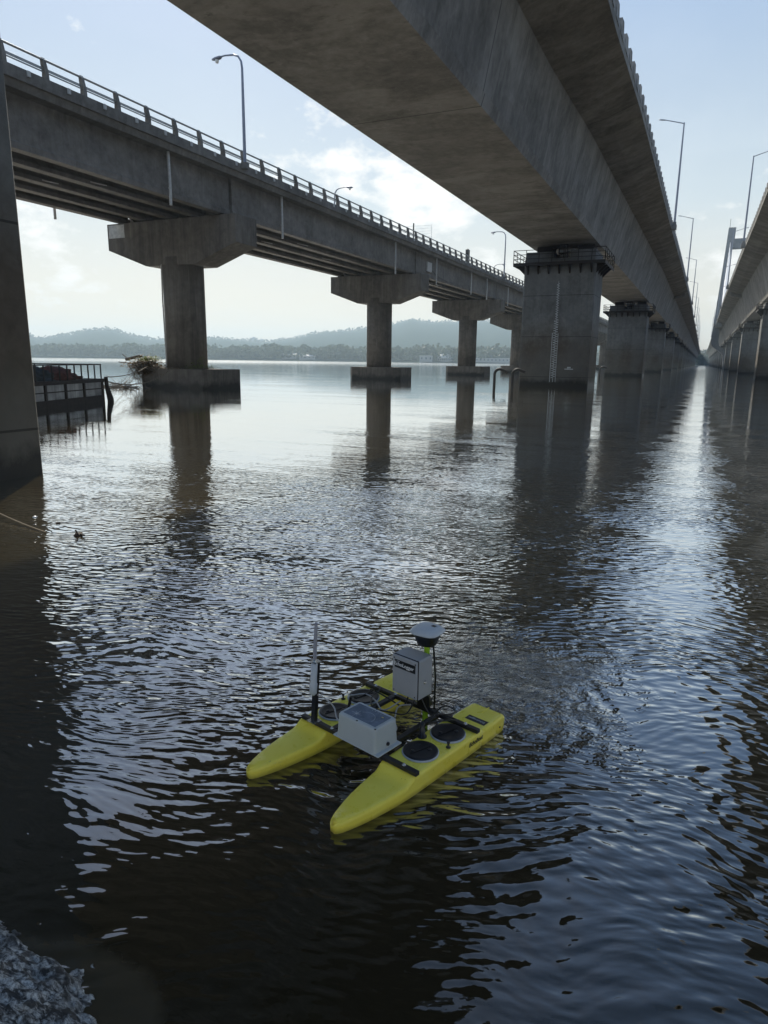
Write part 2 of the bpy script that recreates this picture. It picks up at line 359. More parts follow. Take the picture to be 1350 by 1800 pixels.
# ------------------------------------------------------------------ middle and right bridges (box girders)
XE = [(-40, -5.2), (37, -5.2), (60, -5.12), (94, -5.05), (128, -4.86), (200, -4.6), (1400, -4.6)]       # deck edge
ZE = [(-40, 16.9), (37, 17.15), (50, 17.65), (94, 17.9), (128, 18.1), (200, 18.2), (1400, 18.2)]        # underside at the edge
XW = [(-40, -8.25), (37, -8.2), (60, -8.05), (94, -7.75), (128, -7.5), (1400, -7.4)]
SOFF = 11.95
YS = [-40, -20, 0, 10, 20, 30, 37, 44, 50, 60, 70, 80, 94, 110, 128, 150, 180, 200, 260, 330, 420, 600, 900, 1250]
def girder_rings(sgn, xc):
    """closed section of one box girder; xc = centre line, sgn mirrors it"""
    rings = []
    for y in YS:
        xe, ze, xw = lerp(XE, y)+11.9, lerp(ZE, y), lerp(XW, y)+11.9
        zw = ze-0.95
        half = [(2.9, SOFF), (3.04, SOFF+0.44), (2.93, SOFF+0.47), (2.97, SOFF+0.54), (xw, zw), (xw+1.2, zw+0.30), (xe, ze), (xe, ze+0.42)]
        pts = [(xc+x, y, z) for x, z in half]+[(xc-x, y, z) for x, z in reversed(half)]
        rings.append(pts)
    return rings
def parapet_mb(mb, xc, side, y1):
    """solid upstand with raised pilasters every two metres"""
    rings = []
    for y in YS:
        if y > y1: break
        xe, z = lerp(XE, y)+11.9, lerp(ZE, y)+0.42
        rings.append([(xc+side*(xe-0.30), y, z), (xc+side*(xe-0.012), y, z), (xc+side*(xe-0.04), y, z+0.42), (xc+side*(xe-0.26), y, z+0.42)])
    mb.sweep(rings)
    y = 0.4
    while y < min(y1, 260):
        xe, z = lerp(XE, y)+11.9, lerp(ZE, y)+0.40
        x0, x1 = sorted((xc+side*(xe-0.34), xc+side*(xe+0.03)))
        mb.add([(x0, y, z), (x1, y, z), (x1, y+1.2, z), (x0, y+1.2, z), (x0, y+.1, z+0.72), (x1, y+.1, z+0.72), (x1, y+0.85, z+0.80), (x0, y+0.85, z+0.80)],
               [(0, 3, 2, 1), (4, 5, 6, 7), (0, 1, 5, 4), (1, 2, 6, 5), (2, 3, 7, 6), (3, 0, 4, 7)])
        y += 2.0
def pier_mesh(x0, x1, y0, y1, c=0.12):
    """wall pier with rounded arrises and a notch between two bearing seats"""
    b = MB(); zt = 10.75
    poly = [(x0+c, y0), (x1-c, y0), (x1, y0+c), (x1, y1-c), (x1-c, y1), (x0+c, y1), (x0, y1-c), (x0, y0+c)]
    b.prism(poly, 'z', -2.0, zt)
    wd = x1-x0
    n0, n1 = x0+0.40*wd, x0+0.64*wd
    b.prism([(x0+0.10, y0+0.1), (n0, y0+0.1), (n0, y1-0.1), (x0+0.10, y1-0.1)], 'z', zt, SOFF-0.62)
    b.prism([(n1, y0+0.1), (x1-0.10, y0+0.1), (x1-0.10, y1-0.1), (n1, y1-0.1)], 'z', zt, SOFF-0.55)
    return b
def bearings(x0, x1, y0, y1, p):
    wd = x1-x0
    for f0, f1 in ((0.12, 0.34), (0.70, 0.92)):
        b = MB(); b.box(x0+f0*wd, x0+f1*wd, (y0+y1)/2-0.8, (y0+y1)/2+0.8, SOFF-0.62, SOFF-0.003); b.build('bearing', M['steel_dark'], p)
    b = MB(); b.add([(x0+.43*wd, y1-1.2, 10.76), (x0+.62*wd, y1-1.2, 10.76), (x0+.62*wd, y1-1.2, 11.9), (x0+.36*wd, y1-1.2, 11.9), (x0+.43*wd, y1-1.0, 10.76), (x0+.62*wd, y1-1.0, 10.76), (x0+.62*wd, y1-1.0, 11.9), (x0+.36*wd, y1-1.0, 11.9)], [(0, 1, 2, 3), (7, 6, 5, 4), (0, 4, 5, 1), (1, 5, 6, 2), (2, 6, 7, 3), (3, 7, 4, 0)]); b.build('notch_sky_panel', M['pale'], p)  # last piece: pale panel added to stand in for bright sky through the notch
def platform_mb(x0, x1, y0, y1, big=True):
    """steel catwalk on brackets round the pier head"""
    b = MB(); o = 0.78; z = 10.25
    b.box(x0-o, x1+o, y0-o, y0-0.01, z, z+0.10); b.box(x0-o, x1+o, y1+0.01, y1+o, z, z+0.10)
    b.box(x0-o, x0-0.01, y0-0.01, y1+0.01, z, z+0.10); b.box(x1+0.01, x1+o, y0-0.01, y1+0.01, z, z+0.10)
    b.box(x0-o, x1+o, y0-o-0.03, y0-o, z-0.12, z+0.14)
    b.box(x0-o-0.03, x0-o, y0-o, y1+o, z-0.12, z+0.14); b.box(x1+o, x1+o+0.03, y0-o, y1+o, z-0.12, z+0.14)
    n = 7
    for i in range(n):
        x = x0+0.35+(x1-x0-0.7)*i/(n-1)
        for yy, s in ((y0, -1), (y1, 1)):
            b.add([(x-.06, yy, z), (x+.06, yy, z), (x-.06, yy+s*o, z), (x+.06, yy+s*o, z), (x-.06, yy, z-0.75), (x+.06, yy, z-0.75)],
                  [(0, 1, 3, 2), (0, 4, 5, 1), (2, 3, 5, 4), (0, 2, 4), (1, 5, 3)])
    for xx, s in ((x0, -1), (x1, 1)):
        for k in range(4):
            yy = y0+0.3+(y1-y0-0.6)*k/3
            b.add([(xx, yy-.06, z), (xx, yy+.06, z), (xx+s*o, yy-.06, z), (xx+s*o, yy+.06, z), (xx, yy-.06, z-0.75), (xx, yy+.06, z-0.75)],
                  [(0, 1, 3, 2), (0, 4, 5, 1), (2, 3, 5, 4), (0, 2, 4), (1, 5, 3)])
    # railing: posts and three rails
    c = [(x0-o, y0-o), (x1+o, y0-o), (x1+o, y1+o), (x0-o, y1+o)]
    for i in range(4):
        a, d = c[i], c[(i+1) % 4]
        ln = math.hypot(a[0]-d[0], a[1]-d[1]); k = max(3, int(ln/1.05)) if big else 3
        for zz in (0.45, 0.80, 1.15): b.beam((*a, z+zz), (*d, z+zz), 0.045, 0.045)
        for j in range(k+1):
            t = j/k; b.beam((a[0]+(d[0]-a[0])*t, a[1]+(d[1]-a[1])*t, z), (a[0]+(d[0]-a[0])*t, a[1]+(d[1]-a[1])*t, z+1.17), 0.05, 0.05)
    return b
def gauge_mb(x, y):
    """painted water-level staff: two staggered columns of ticks"""
    b = MB(); z = 0.75
    b.box(x-0.03, x+0.01, y-0.012, y-0.004, 0.4, 8.9)
    i = 0
    while z < 8.7:
        wd = 0.17 if z < 5.6 else 0.10
        b.box(x-wd-0.02, x-0.05, y-0.014, y-0.004, z, z+0.07)
        b.box(x+0.03, x+wd, y-0.014, y-0.004, z+0.10, z+0.17)
        z += 0.20; i += 1
    b.box(x-0.30, x-0.25, y-0.014, y-0.004, 0.4, 4.6); b.box(x+0.20, x+0.24, y-0.014, y-0.004, 0.4, 4.6)
    return b
def ladder_mb(x, y):
    b = MB()
    for xx in (x-0.35, x+0.35, x+0.05): b.beam((xx, y, 10.3), (xx, y, 11.93), 0.06, 0.06)
    for z in (10.9, 11.2, 11.55, 11.9): b.beam((x-0.35, y, z), (x+0.35, y, z), 0.05, 0.05)
    b.beam((x-0.5, y-0.5, 10.9), (x+0.6, y-0.4, 11.3), 0.05, 0.05)
    return b
def bridge(xc, label, cat_rows, near=None, vis_side=1):
    t = empty('box_girder_bridge', (xc, 0, 0), label, 'bridge')
    g = MB(); g.sweep(girder_rings(1, xc)); g.build('box_girder', M['box_girder'], t)
    for side in (1, -1):
        p = MB(); parapet_mb(p, xc, side, 1250); p.build('parapet', M['parapet'], t)
    rd = MB(); rd.sweep([[(xc-lerp(XE, y)*0-6.2, y, lerp(ZE, y)+0.424), (xc+6.2, y, lerp(ZE, y)+0.424), (xc+6.2, y, lerp(ZE, y)+0.50), (xc-6.2, y, lerp(ZE, y)+0.50)] for y in YS])
    rd.build('roadway', M['asphalt'], t)
    # cross beams under the cantilevers where the approach meets the main span
    for yb in (178,):
        for side in (1, -1):
            c = MB(); z = lerp(ZE, yb)
            c.add([(xc+side*a, yy, zz) for yy in (yb-1.2, yb+1.6) for a, zz in ((4.2, z-1.55), (6.6, z-1.15), (6.6, z-0.003), (4.2, z-0.45))],
                  [(0, 1, 2, 3), (7, 6, 5, 4), (0, 4, 5, 1), (1, 5, 6, 2), (2, 6, 7, 3), (3, 7, 4, 0)])
            c.build('cross_beam', M['box_girder'], t)
    proto = None
    for k in range(0, 17):
        y0 = 62+60*k; x0, x1 = xc-3.05, xc+3.0
        if k == 0 or proto is None:
            p = pier_mesh(x0, x1, y0, y0+4.5).build('pier', M['pier'], t)
            platform_mb(x0, x1, y0, y0+4.5).build('service_platform', M['steel_dark'], p)
            bearings(x0, x1, y0, y0+4.5, p)
            ladder_mb(x0+0.52*(x1-x0), y0+0.6).build('ladder', M['steel_dark'], p)
            proto = p
        else:
            q = copy_tree(proto, t); q.location = (0, 60*k, 0)
            if k == 0: pass
    if near:
        p = pier_mesh(*near).build('pier', M['pier'], t)
    return t, proto
mid, mid_p = bridge(-11.9, 'wide concrete box girder bridge crossing overhead, its two nearest piers in the left and centre', None, near=(-15.2, -10.75, 4.25, 8.67, 0.05))
gauge_mb(-11.9, 62.0).build('water_gauge', M['gauge'], mid_p)
g = MB(); g.box(-10.95, -10.2, 61.985, 61.996, 1.50, 1.56); g.box(-10.72, -10.42, 61.985, 61.996, 1.60, 1.72)
g.build('level_mark', M['gauge'], mid_p)
right, right_p = bridge(10.7, 'concrete box girder bridge at the right edge, sunlit along its left parapet', None)
# right bridge also has a pier beside the camera, outside the frame
q = copy_tree(right_p, right); q.location = (0, -60, 0)

# lamps on those bridges
def straight_lamp(x, y, z, side, label, proto=[None]):
    """tall pole on a deck-edge bracket, straight rising arm; side = direction of the arm"""
    if proto[0] is None:
        t = empty('street_lamp', (0, 0, 0))
        b = MB(); b.tube([(0, 0, 0.3), (0, 0, 6), (0, 0, 11.2)], [0.13, 0.11, 0.075], 8); b.build('pole', M['lamp_grey'], t)
        b = MB(); b.tube([(0, 0, 11.1), (-1.1, 0, 11.42), (-2.0, 0, 11.68)], [0.06, 0.05, 0.045], 6); b.build('arm', M['lamp_grey'], t)
        b = MB(); b.sweep([[(x_, w_*math.cos(a), 11.72-(x_+2.2)*0.16+h_*math.sin(a)) for a in [k*math.pi/4 for k in range(8)]] for x_, w_, h_ in
                           ((-1.95, .05, .04), (-2.15, .13, .06), (-2.5, .15, .07), (-2.8, .09, .05))], smooth=True)
        b.build('lamp_head', M['lamp_grey'], t)
        b = MB(); b.box(-0.28, 0.28, -0.35, 0.35, -0.55, 0.0); b.box(-0.2, 0.2, -0.2, 0.2, 0.0, 0.34); b.build('base_bracket', M['parapet'], t)
        proto[0] = t; o = t
    else: o = copy_tree(proto[0])
    o.location = (x, y, z); o.rotation_euler = (0, 0, 0 if side < 0 else math.pi)
    tag(o, label, 'street lamp', 'tall straight-armed lamps along the box girder bridges'); return o
ordn = ['nearest', 'second', 'third', 'fourth', 'fifth', 'sixth', 'seventh', 'eighth', 'ninth']
for k in range(9):
    y = 94+60*k
    straight_lamp(lerp(XE, y)+0.28, y, lerp(ZE, y)+0.45, -1,
                  ('tallest grey lamp with a long straight arm, on the right edge of the middle bridge' if k == 0 else
                   '%s lamp from the front on the right edge of the middle bridge' % ordn[k]))
for k in range(7):
    y = 112+60*k
    straight_lamp(10.7-(lerp(XE, y)+11.9)-0.28, y, lerp(ZE, y)+0.45, 1,
                  ('tallest lamp standing on the left edge of the right bridge, arm leaving the picture' if k == 0 else
                   '%s lamp from the front on the left edge of the right bridge' % ordn[k]))

# ------------------------------------------------------------------ pylon of the cable-stayed span
py = empty('bridge_pylon', (10.9, 352, 0), 'hazy grey concrete pylon with two legs and cross beams beyond the right bridge', 'bridge pylon')
for sgn in (-1, 1):
    b = MB()
    prof = [(-1.0, 1.5, 0.9), (8.0, 1.6, 0.9)]
    #  z, x offset of outer face from centre, leg width, half depth in Y
    rows = [(-2, 2.6, 2.7, 4.0), (5.5, 2.9, 2.7, 4.0), (7.2, 4.0, 2.8, 4.2), (9.0, 6.6, 3.0, 4.4), (10.3, 8.1, 3.1, 4.6), (12, 8.6, 3.1, 4.6), (15, 8.45, 3.0, 4.6),
            (25, 7.95, 2.7, 4.0), (40, 7.25, 2.4, 3.3), (52, 6.75, 2.2, 2.9), (52.2, 6.75, 3.0, 3.0), (60, 6.45, 2.9, 3.0)]
    rings = []
    for z, xo, wd, hd in rows:
        a, c = 10.9+sgn*xo, 10.9+sgn*(xo-wd)
        rings.append([(a, 352-hd, z), (c, 352-hd, z), (c, 352+hd, z), (a, 352+hd, z)])
    b.sweep(rings); b.build('leg', M['pylon'], py)
b = MB(); b.box(6.8, 15.0, 350.5, 353.5, 51.5, 55.6); b.build('cross_beam', M['pylon'], py)
b = MB(); b.box(5.7, 16.1, 350.5, 353.5, 33.5, 36.4); b.build('cross_beam', M['pylon'], py)
b = MB(); b.box(8.2, 13.6, 348.6, 355.4, -2, 8.2); b.build('base_wall', M['pylon'], py)
b = MB(); b.tube([(4.9, 352, 60), (4.9, 352, 64)], 0.08, 5); b.build('lightning_rod', M['steel_dark'], py)
for sgn in (-1, 1):
    for k in range(9):
        z = 38+2.0*k; d = 22+12*k
        xx = 10.9+sgn*(5.8-0.035*(z-38))
        for s2 in (-1, 1):
            b = MB(); b.tube([(xx, 352+s2*2.5, z), (10.9+sgn*6.0, 352+s2*d, 18.9)], 0.13, 5); b.build('stay_cable', M['cable'], py)
b = MB(); b.box(3.1, 5.2, 300, 306, 16.0, 17.8); b.box(2.3, 3.1, 300.5, 305.5, 16.6, 17.3); b.build('cable_anchorage', M['parapet'], py)

# ------------------------------------------------------------------ left bridge: I-girders on hammerhead piers
LB = empty('girder_bridge', (-34.15, 40.3, 0), 'older brownish concrete girder bridge on round hammerhead piers at left', 'bridge')
Y0L, Y1L = -60, 700
for gx in (-30.0, -32.2, -34.4, -36.6, -38.8):
    b = MB(); zb, zt = 11.42, 13.75
    prof = [(-.30, 0), (.30, 0), (.30, .22), (.11, .42), (.11, 1.85), (.32, 2.05), (.32, zt-zb), (-.32, zt-zb), (-.32, 2.05), (-.11, 1.85), (-.11, .42), (-.30, .22)]
    prof = [(gx+x*(0.75 if gx == -30 else 1), zb+z) for x, z in prof]
    if gx == -30.0: prof = [(gx-.30, zb), (gx+.26, zb), (gx+.28, zb+.28), (gx+.20, zb+.36), (gx+.20, zt), (gx-.3, zt), (gx-.3, zb+2.0), (gx-.11, zb+1.8), (gx-.11, zb+.42), (gx-.30, zb+.22)]
    y = 40.3-33*3
    while y < Y1L:
        b.prism(prof, 'y', y+0.16, y+32.84); y += 33
    # end blocks and shear keys
    b.build('girder', M['old'], LB)
b = MB()
b.prism([(-39.9, 13.753), (-29.15, 13.753), (-29.05, 14.08), (-28.95, 14.10), (-28.95, 14.62), (-29.35, 14.62), (-29.35, 14.25), (-39.6, 14.25), (-39.6, 14.62), (-40.0, 14.62), (-40.0, 13.9)], 'y', Y0L, Y1L)
b.build('deck_slab', M['old'], LB)
b = MB(); b.box(-28.94, -28.86, 24.4, 24.56, 14.36, 14.60); sc0 = b.build('scupper', M['pvc'], LB)
for i in range(-4, 80):
    if i: c = sc0.copy(); COL.objects.link(c); c.parent = LB; c.location = (0, 2.2*i, 0)
b = MB(); b.box(-39.3, -29.6, Y0L, Y1L, 14.26, 14.32); b.build('roadway', M['asphalt'], LB)
# diaphragms between the girders
b = MB(); b.box(-38.6, -30.2, 40.68, 40.92, 11.95, 13.74); dg0 = b.build('diaphragm', M['old'], LB)
for i in range(-2, 12):
    for o in (0.0, 16.0, 31.9):
        if i == 0 and o == 0: continue
        c = dg0.copy(); COL.objects.link(c); c.parent = LB; c.location = (0, 33*i+o, 0)
def rail_post(x, y, s):
    b = MB()
    pf = [(0.0, 14.60), (0.30, 14.60), (0.27, 15.0), (0.16, 15.42), (0.08, 15.58), (-0.04, 15.58), (-0.02, 15.3), (0.03, 14.95)]
    b.prism([(x+s*(a-0.32), z) for a, z in pf], 'y', y-0.09, y+0.09); return b
rl = MB()
rl.tube([(-29.22, Y0L, 15.50), (-29.22, Y1L, 15.50)], 0.055, 8)
rl.beam((-29.20, Y0L, 15.10), (-29.20, Y1L, 15.10), 0.06, 0.10); rl.beam((-29.16, Y0L, 14.96), (-29.16, Y1L, 14.96), 0.05, 0.05)
ro = rl.build('railing', M['steel_rail'], LB)
post0 = rail_post(-28.97, 23.4, 1).build('railing_post', M['old'], ro)
for i in range(-4, 92):
    if i == 0: continue
    c = post0.copy(); COL.objects.link(c); c.parent = ro; c.location = (0, 2.2*i, 0)
b = MB()
for i in range(92, 260):
    y = 23.4+2.2*i
    b.prism([(-29.24, 14.6), (-28.99, 14.6), (-29.1, 15.5), (-29.3, 15.5)], 'y', y-0.09, y+0.09)
tag(b.build('railing_post', M['old'], ro), kind='stuff')
rl = MB(); rl.tube([(-39.78, Y0L, 15.50), (-39.78, Y1L, 15.50)], 0.055, 6); rl.beam((-39.8, Y0L, 15.05), (-39.8, Y1L, 15.05), 0.06, 0.14)
for i in range(-30, 200): rl.box(-39.9, -39.7, 23.4+2.2*i-.09, 23.4+2.2*i+.09, 14.6, 15.5)
rl.build('railing', M['old'], LB)
for y, zb in ((12, 10.85), (34, 10.85), (46, 10.85), (67, 10.7), (79, 10.8), (92.5, 10.9), (100, 10.8), (112, 10.85), (124, 10.8), (145, 10.8), (157, 10.8)):
    b = MB(); b.tube([(-29.42, y, 13.8), (-29.42, y+0.03, 12.2), (-29.40, y, zb)], 0.085, 8); b.tube([(-29.41, y, 11.75), (-29.41, y, 11.83)], 0.10, 8); b.build('drain_pipe', M['pvc'], LB)
for y in (12, 34.5, 46): 
    b = MB(); b.tube([(-39.5, y, 13.8), (-39.5, y, 10.85)], 0.085, 8); b.build('drain_pipe', M['pvc'], LB)
for (x, y) in ((-32.2, 30.3), (-34.4, 29.0), (-36.6, 27.6), (-34.4, 50), (-32.2, 52), (-36.6, 48), (-34.4, 60), (-32.2, 85)):
    b = MB(); b.tube([(x-0.3, y, 11.7), (x+1.2, y+0.4, 11.35)], 0.035, 6); b.build('hanging_pipe', M['pvc'], LB)
b = MB(); b.box(-29.79, -29.62, 76.6, 78.0, 12.1, 13.1); b.build('junction_box', M['pvc'], LB)
b = MB(); b.tube([(-29.7, 78.0, 12.4), (-29.72, 80, 11.9), (-29.72, 84, 11.6), (-29.72, 86, 11.7)], 0.03, 5); b.build('hanging_pipe', M['steel_dark'], LB)
def hammer(y):
    c = MB(); xc = -34.07
    r = 1.39; ring = [(xc+r*math.copysign(abs(math.cos(a))**0.8, math.cos(a)), y+r*0.9*math.copysign(abs(math.sin(a))**0.8, math.sin(a))) for a in [2*math.pi*k/28 for k in range(28)]]
    c.sweep([[(px, py_, z) for px, py_ in ring] for z in (1.30, 8.9)], smooth=False)
    for i in range(len(c.sm)): c.sm[i] = len(c.f[i]) == 4
    p = c.build('pier', M['oldpier'], LB)
    h = MB(); h.prism([(-39.7, 9.55), (-36.3, 8.35), (-32.0, 8.35), (-28.6, 9.55), (-28.6, 11.3), (-39.7, 11.3)], 'y', y-1.2, y+1.2); h.build('crosshead', M['oldpier'], p)
    q = MB(); q.prism([(-36.95, y-1.6), (-36.5, y-2.1), (-31.1, y-2.1), (-30.65, y-1.6), (-30.65, y+1.6), (-31.1, y+2.1), (-36.5, y+2.1), (-36.95, y+1.6)], 'z', -2.0, 1.32)
    q.build('pile_cap', M['oldpier'], p)
    for gx in (-30.0, -32.2, -34.4, -36.6, -38.8):
        s = MB(); s.box(gx-.22, gx+.2, y-.8, y+.8, 11.303, 11.417); s.build('bearing', M['steel_dark'], p)
    return p
hp = hammer(40.3)
b = MB(); b.tube([(-34.9, 39.05, 1.4), (-34.95, 39.05, 6), (-34.9, 39.05, 8.4)], 0.05, 6); b.build('cable_conduit', M['pvc'], hp)
b = MB(); b.box(-39.55, -38.1, 39.07, 39.097, 10.35, 11.22); b.build('repair_patch', simple('pale_mortar', (0.55, 0.54, 0.50), 0.9, var=0.3, scale=2.5), hp)
for k in range(-2, 19):
    if k == 0: continue
    q = copy_tree(hp, LB); q.location = (0, 33*k, 0)
    for ch in list(q.children):
        if ch.name.startswith(('cable_conduit', 'repair_patch')): bpy.data.objects.remove(ch)

def goose_lamp(x, y, side, label, hgt=6.6, proto=[None]):
    if proto[0] is None:
        t = empty('street_lamp', (0, 0, 0))
        b = MB(); pts = [(0, 0, 0), (0, 0, 3.5), (0, 0, 5.6), (-0.06, 0, 6.0), (-0.28, 0, 6.32), (-0.62, 0, 6.46), (-1.3, 0, 6.52), (-1.65, 0, 6.5)]
        b.tube(pts, [.11, .095, .075, .07, .065, .06, .05, .05], 8); b.build('pole', M['lamp_grey'], t)
        b = MB(); b.sweep([[(x_, w_*math.cos(a), z_+h_*math.sin(a)) for a in [k*math.pi/4 for k in range(8)]] for x_, z_, w_, h_ in
                           ((-1.55, 6.5, .06, .05), (-1.7, 6.47, .15, .10), (-2.05, 6.43, .17, .11), (-2.3, 6.42, .1, .06))], smooth=True); h = b.build('lamp_head', M['lamp_grey'], t)
        b = MB(); b.lathe([(0.02, -0.20), (0.09, -0.18), (0.13, -0.05), (0.13, 0.0)], (-1.95, 0, 6.36), 10); b.build('lens', M['lamp_white'], h)
        b = MB(); b.box(-.2, .2, -.2, .2, -0.35, 0.02); b.build('base_bracket', M['old'], t)
        proto[0] = t; o = t
    else: o = copy_tree(proto[0])
    o.location = (x, y, 14.65); o.rotation_euler = (0, 0, 0 if side < 0 else math.pi)
    tag(o, label, 'street lamp', 'curved lamps along the older girder bridge'); return o
goose_lamp(-28.75, 40.6, -1, 'tall curved grey street lamp above the nearest round pier, its head bending left')
goose_lamp(-40.2, 74.0, 1, 'short-looking curved lamp on the far side of the older bridge, under the white cloud')
goose_lamp(-28.75, 106.5, -1, 'thin curved lamp on the near railing of the older bridge, left of the big pier')
goose_lamp(-40.2, 141.0, 1, 'smallest curved lamp on the far side of the older bridge, next to the big pier')

# dark post and a wire screen that stand on the old bridge
b = MB(); b.box(-40.6, -40.1, 123.6, 124.6, 13.9, 21.6); b.box(-40.3, -40.25, 123.8, 124.4, 21.6, 21.75)
tag(b.build('steel_post', M['steel_dark'], None, 0.05), 'stubby dark post rising behind the railing of the older bridge', 'post')
wsx = -40.3
t = empty('cable_screen', (wsx, 98, 14), 'pale wire screen with a dark pole showing above the older bridge railing', 'screen')
b = MB()
for k in range(14): b.tube([(wsx, 93.5, 20.3-0.40*k), (wsx, 105.6, 22.6-0.40*k)], 0.016, 4)
b.tube([(wsx, 105.6, 14), (wsx, 105.6, 22.7)], 0.03, 5); b.build('wire_panel', M['cable'], t)
b = MB(); b.tube([(wsx, 98.2, 13.9), (wsx, 98.2, 21.6)], 0.10, 8); b.build('pole', M['steel_dark'], t)

# ------------------------------------------------------------------ bent pipes beside the piers
def bent_pipes(x, y, label):
    t = empty('bent_pipe', (x, y, 0), label, 'pipe', 'black bent pipes by the bridge piers')
    for dx in (0.0, 1.55):
        b = MB(); pts = [(x+dx, y, -1.0), (x+dx, y, 1.05)]+[(x+dx+0.42-0.42*math.cos(a), y, 1.05+0.42*math.sin(a)) for a in [math.pi*k/10 for k in range(1, 8)]]+[(x+dx+1.05, y, 1.25)]
        b.tube(pts, 0.12, 10); b.build('pipe', M['steel_dark'], t)
    return t
bent_pipes(-15.95, 57.6, 'pair of black bent pipes rising from the water left of the large gauge pier')
bent_pipes(-16.6, 117.5, 'smaller pair of black bent pipes between the first and second large piers')


# ------------------------------------------------------------------ survey catamaran
M['yellow'] = simple('yellow_hull_plastic', (0.72, 0.61, 0.08), 0.30, var=0.10, scale=4, bump=0.05, bscale=14)
def hull_plastic():
    m = NT('yellow_hull_plastic'); p = m.obj(); sx = m.new('SeparateXYZ'); m.l.new(p, sx.inputs[0])
    col = m.mix(m.mapr(m.noise(p, 3, 5, .6), .3, .7), (0.93, 0.76, 0.075), (0.97, 0.85, 0.13))
    sc1 = m.noise(m.mapping(p, (3, 40, 30), rot=(0, 0, .5)), 1.0, 4, .7); col = m.mix(m.mapr(sc1, .66, .74, 0, .35), col, (0.45, 0.40, 0.16))
    sc2 = m.noise(m.mapping(p, (30, 4, 30), rot=(0, 0, -.3)), 1.0, 4, .7); col = m.mix(m.mapr(sc2, .68, .74, 0, .4), col, (0.86, 0.82, 0.45))
    spots = m.noise(p, 55, 2, .5); col = m.mix(m.mapr(spots, .72, .78, 0, .5), col, (0.22, 0.18, 0.06))
    wl = m.mapr(m.math('ADD', sx.outputs[2], m.mapr(m.noise(p, 14, 4, .6), 0, 1, -.012, .012)), 0.030, 0.004, 0, .6); col = m.mix(wl, col, (0.26, 0.20, 0.04))
    m.set(m.p.inputs['Base Color'], col); m.set(m.p.inputs['Roughness'], m.mapr(m.noise(p, 20, 4, .6), .3, .7, .22, .42))
    m.set(m.p.inputs['Normal'], m.bump(m.noise(p, 16, 4, .6), .10, .01)); return m.m
M['yellow'] = hull_plastic()
M['black'] = simple('black_plastic', (0.010, 0.011, 0.014), 0.28, var=0.3, scale=20)
M['bar'] = simple('black_aluminium_bar', (0.022, 0.022, 0.024), 0.38, 0.3, var=0.2, scale=15)
M['grey_box'] = simple('light_grey_enclosure', (0.36, 0.37, 0.39), 0.38, var=0.05, scale=8, bump=0.03, bscale=90)
M['white_box'] = simple('off_white_enclosure', (0.46, 0.50, 0.52), 0.35, var=0.04, scale=8)
M['clear_lid'] = simple('smoky_clear_lid', (0.17, 0.21, 0.27), 0.12, var=0.25, scale=18)
M['lime'] = simple('lime_green_tube', (0.36, 0.62, 0.03), 0.35, var=0.08)
M['white_pl'] = simple('white_plastic', (0.52, 0.56, 0.60), 0.35, var=0.06, scale=12)
M['antenna'] = simple('grey_antenna', (0.33, 0.33, 0.37), 0.4, var=0.06)
M['rim'] = simple('hatch_rim', (0.45, 0.48, 0.56), 0.3, var=0.05)
M['bolt'] = simple('steel_bolt', (0.6, 0.6, 0.58), 0.25, 0.9)
M['white_txt'] = simple('white_lettering', (0.75, 0.75, 0.75), 0.5, var=0.0)
M['dark_txt'] = simple('dark_lettering', (0.05, 0.05, 0.02), 0.5, var=0.0)
M['faint'] = simple('etched_marks', (0.42, 0.46, 0.50), 0.4, var=0.0)
M['cable_black'] = simple('black_cable', (0.012, 0.012, 0.012), 0.4)
M['cable_grey'] = simple('grey_cable', (0.42, 0.42, 0.43), 0.45)

BOAT = empty('survey_catamaran', (-1.296, 2.374, 0.0), 'yellow twin-hulled remote survey boat with instruments, floating in the foreground', 'boat', rz=math.atan2(0.957, 0.291))
def bb(mb, name, mat, parent=None, bevel=0.0):
    o = mb.build(name, mat, None, bevel); o.parent = parent or BOAT; return o
def hull(v0, name_label):
    # u, half width at the sheer, top z, keel z
    rows = [(0.000, .010, .038, .005), (.010, .024, .048, -.010), (.030, .036, .055, -.025), (.07, .050, .060, -.04), (.13, .066, .064, -.05), (.20, .081, .068, -.06), (.28, .094, .071, -.06),
            (.36, .104, .074, -.06), (.40, .107, .077, -.06), (.425, .109, .088, -.06), (.445, .110, .102, -.06), (.462, .111, .110, -.06), (.50, .112, .112, -.06), (.70, .114, .112, -.06), (.90, .114, .112, -.06),
            (1.035, .114, .112, -.06), (1.047, .114, .112, -.06), (1.058, .108, .103, -.06), (1.072, .108, .103, -.06), (1.085, .114, .107, -.06), (1.18, .113, .107, -.055), (1.262, .110, .107, -.045), (1.284, .108, .103, -.04), (1.296, .104, .092, -.035), (1.300, .100, .06, -.03)]
    b = MB(); rings = []
    for u, hw, zt, zk in rows:
        r = min(0.017, hw*0.5, (zt+0.02)*0.3)
        zb = min(0.0, zt-0.05)
        side = []
        side.append((hw*0.50, zk)); side.append((hw*0.86, zk+0.012)); side.append((hw*0.93, zb)); side.append((hw*0.985, zt-0.035 if zt > .06 else (zt+zb)/2))
        for k in range(5):
            a = math.pi/2*k/4; side.append((hw-r+r*math.cos(a), zt-r+r*math.sin(a)))
        side.append((hw*0.60, zt+0.0005)); 
        ring = side+[(-x, z) for x, z in reversed(side)]
        rings.append([(u, v0+x, z) for x, z in ring])
    b.sweep(rings, smooth=True); o = bb(b, 'hull', M['yellow'])
    return o
NV, FV = 0.022, 0.640
hN = hull(NV, ''); hF = hull(FV, '')
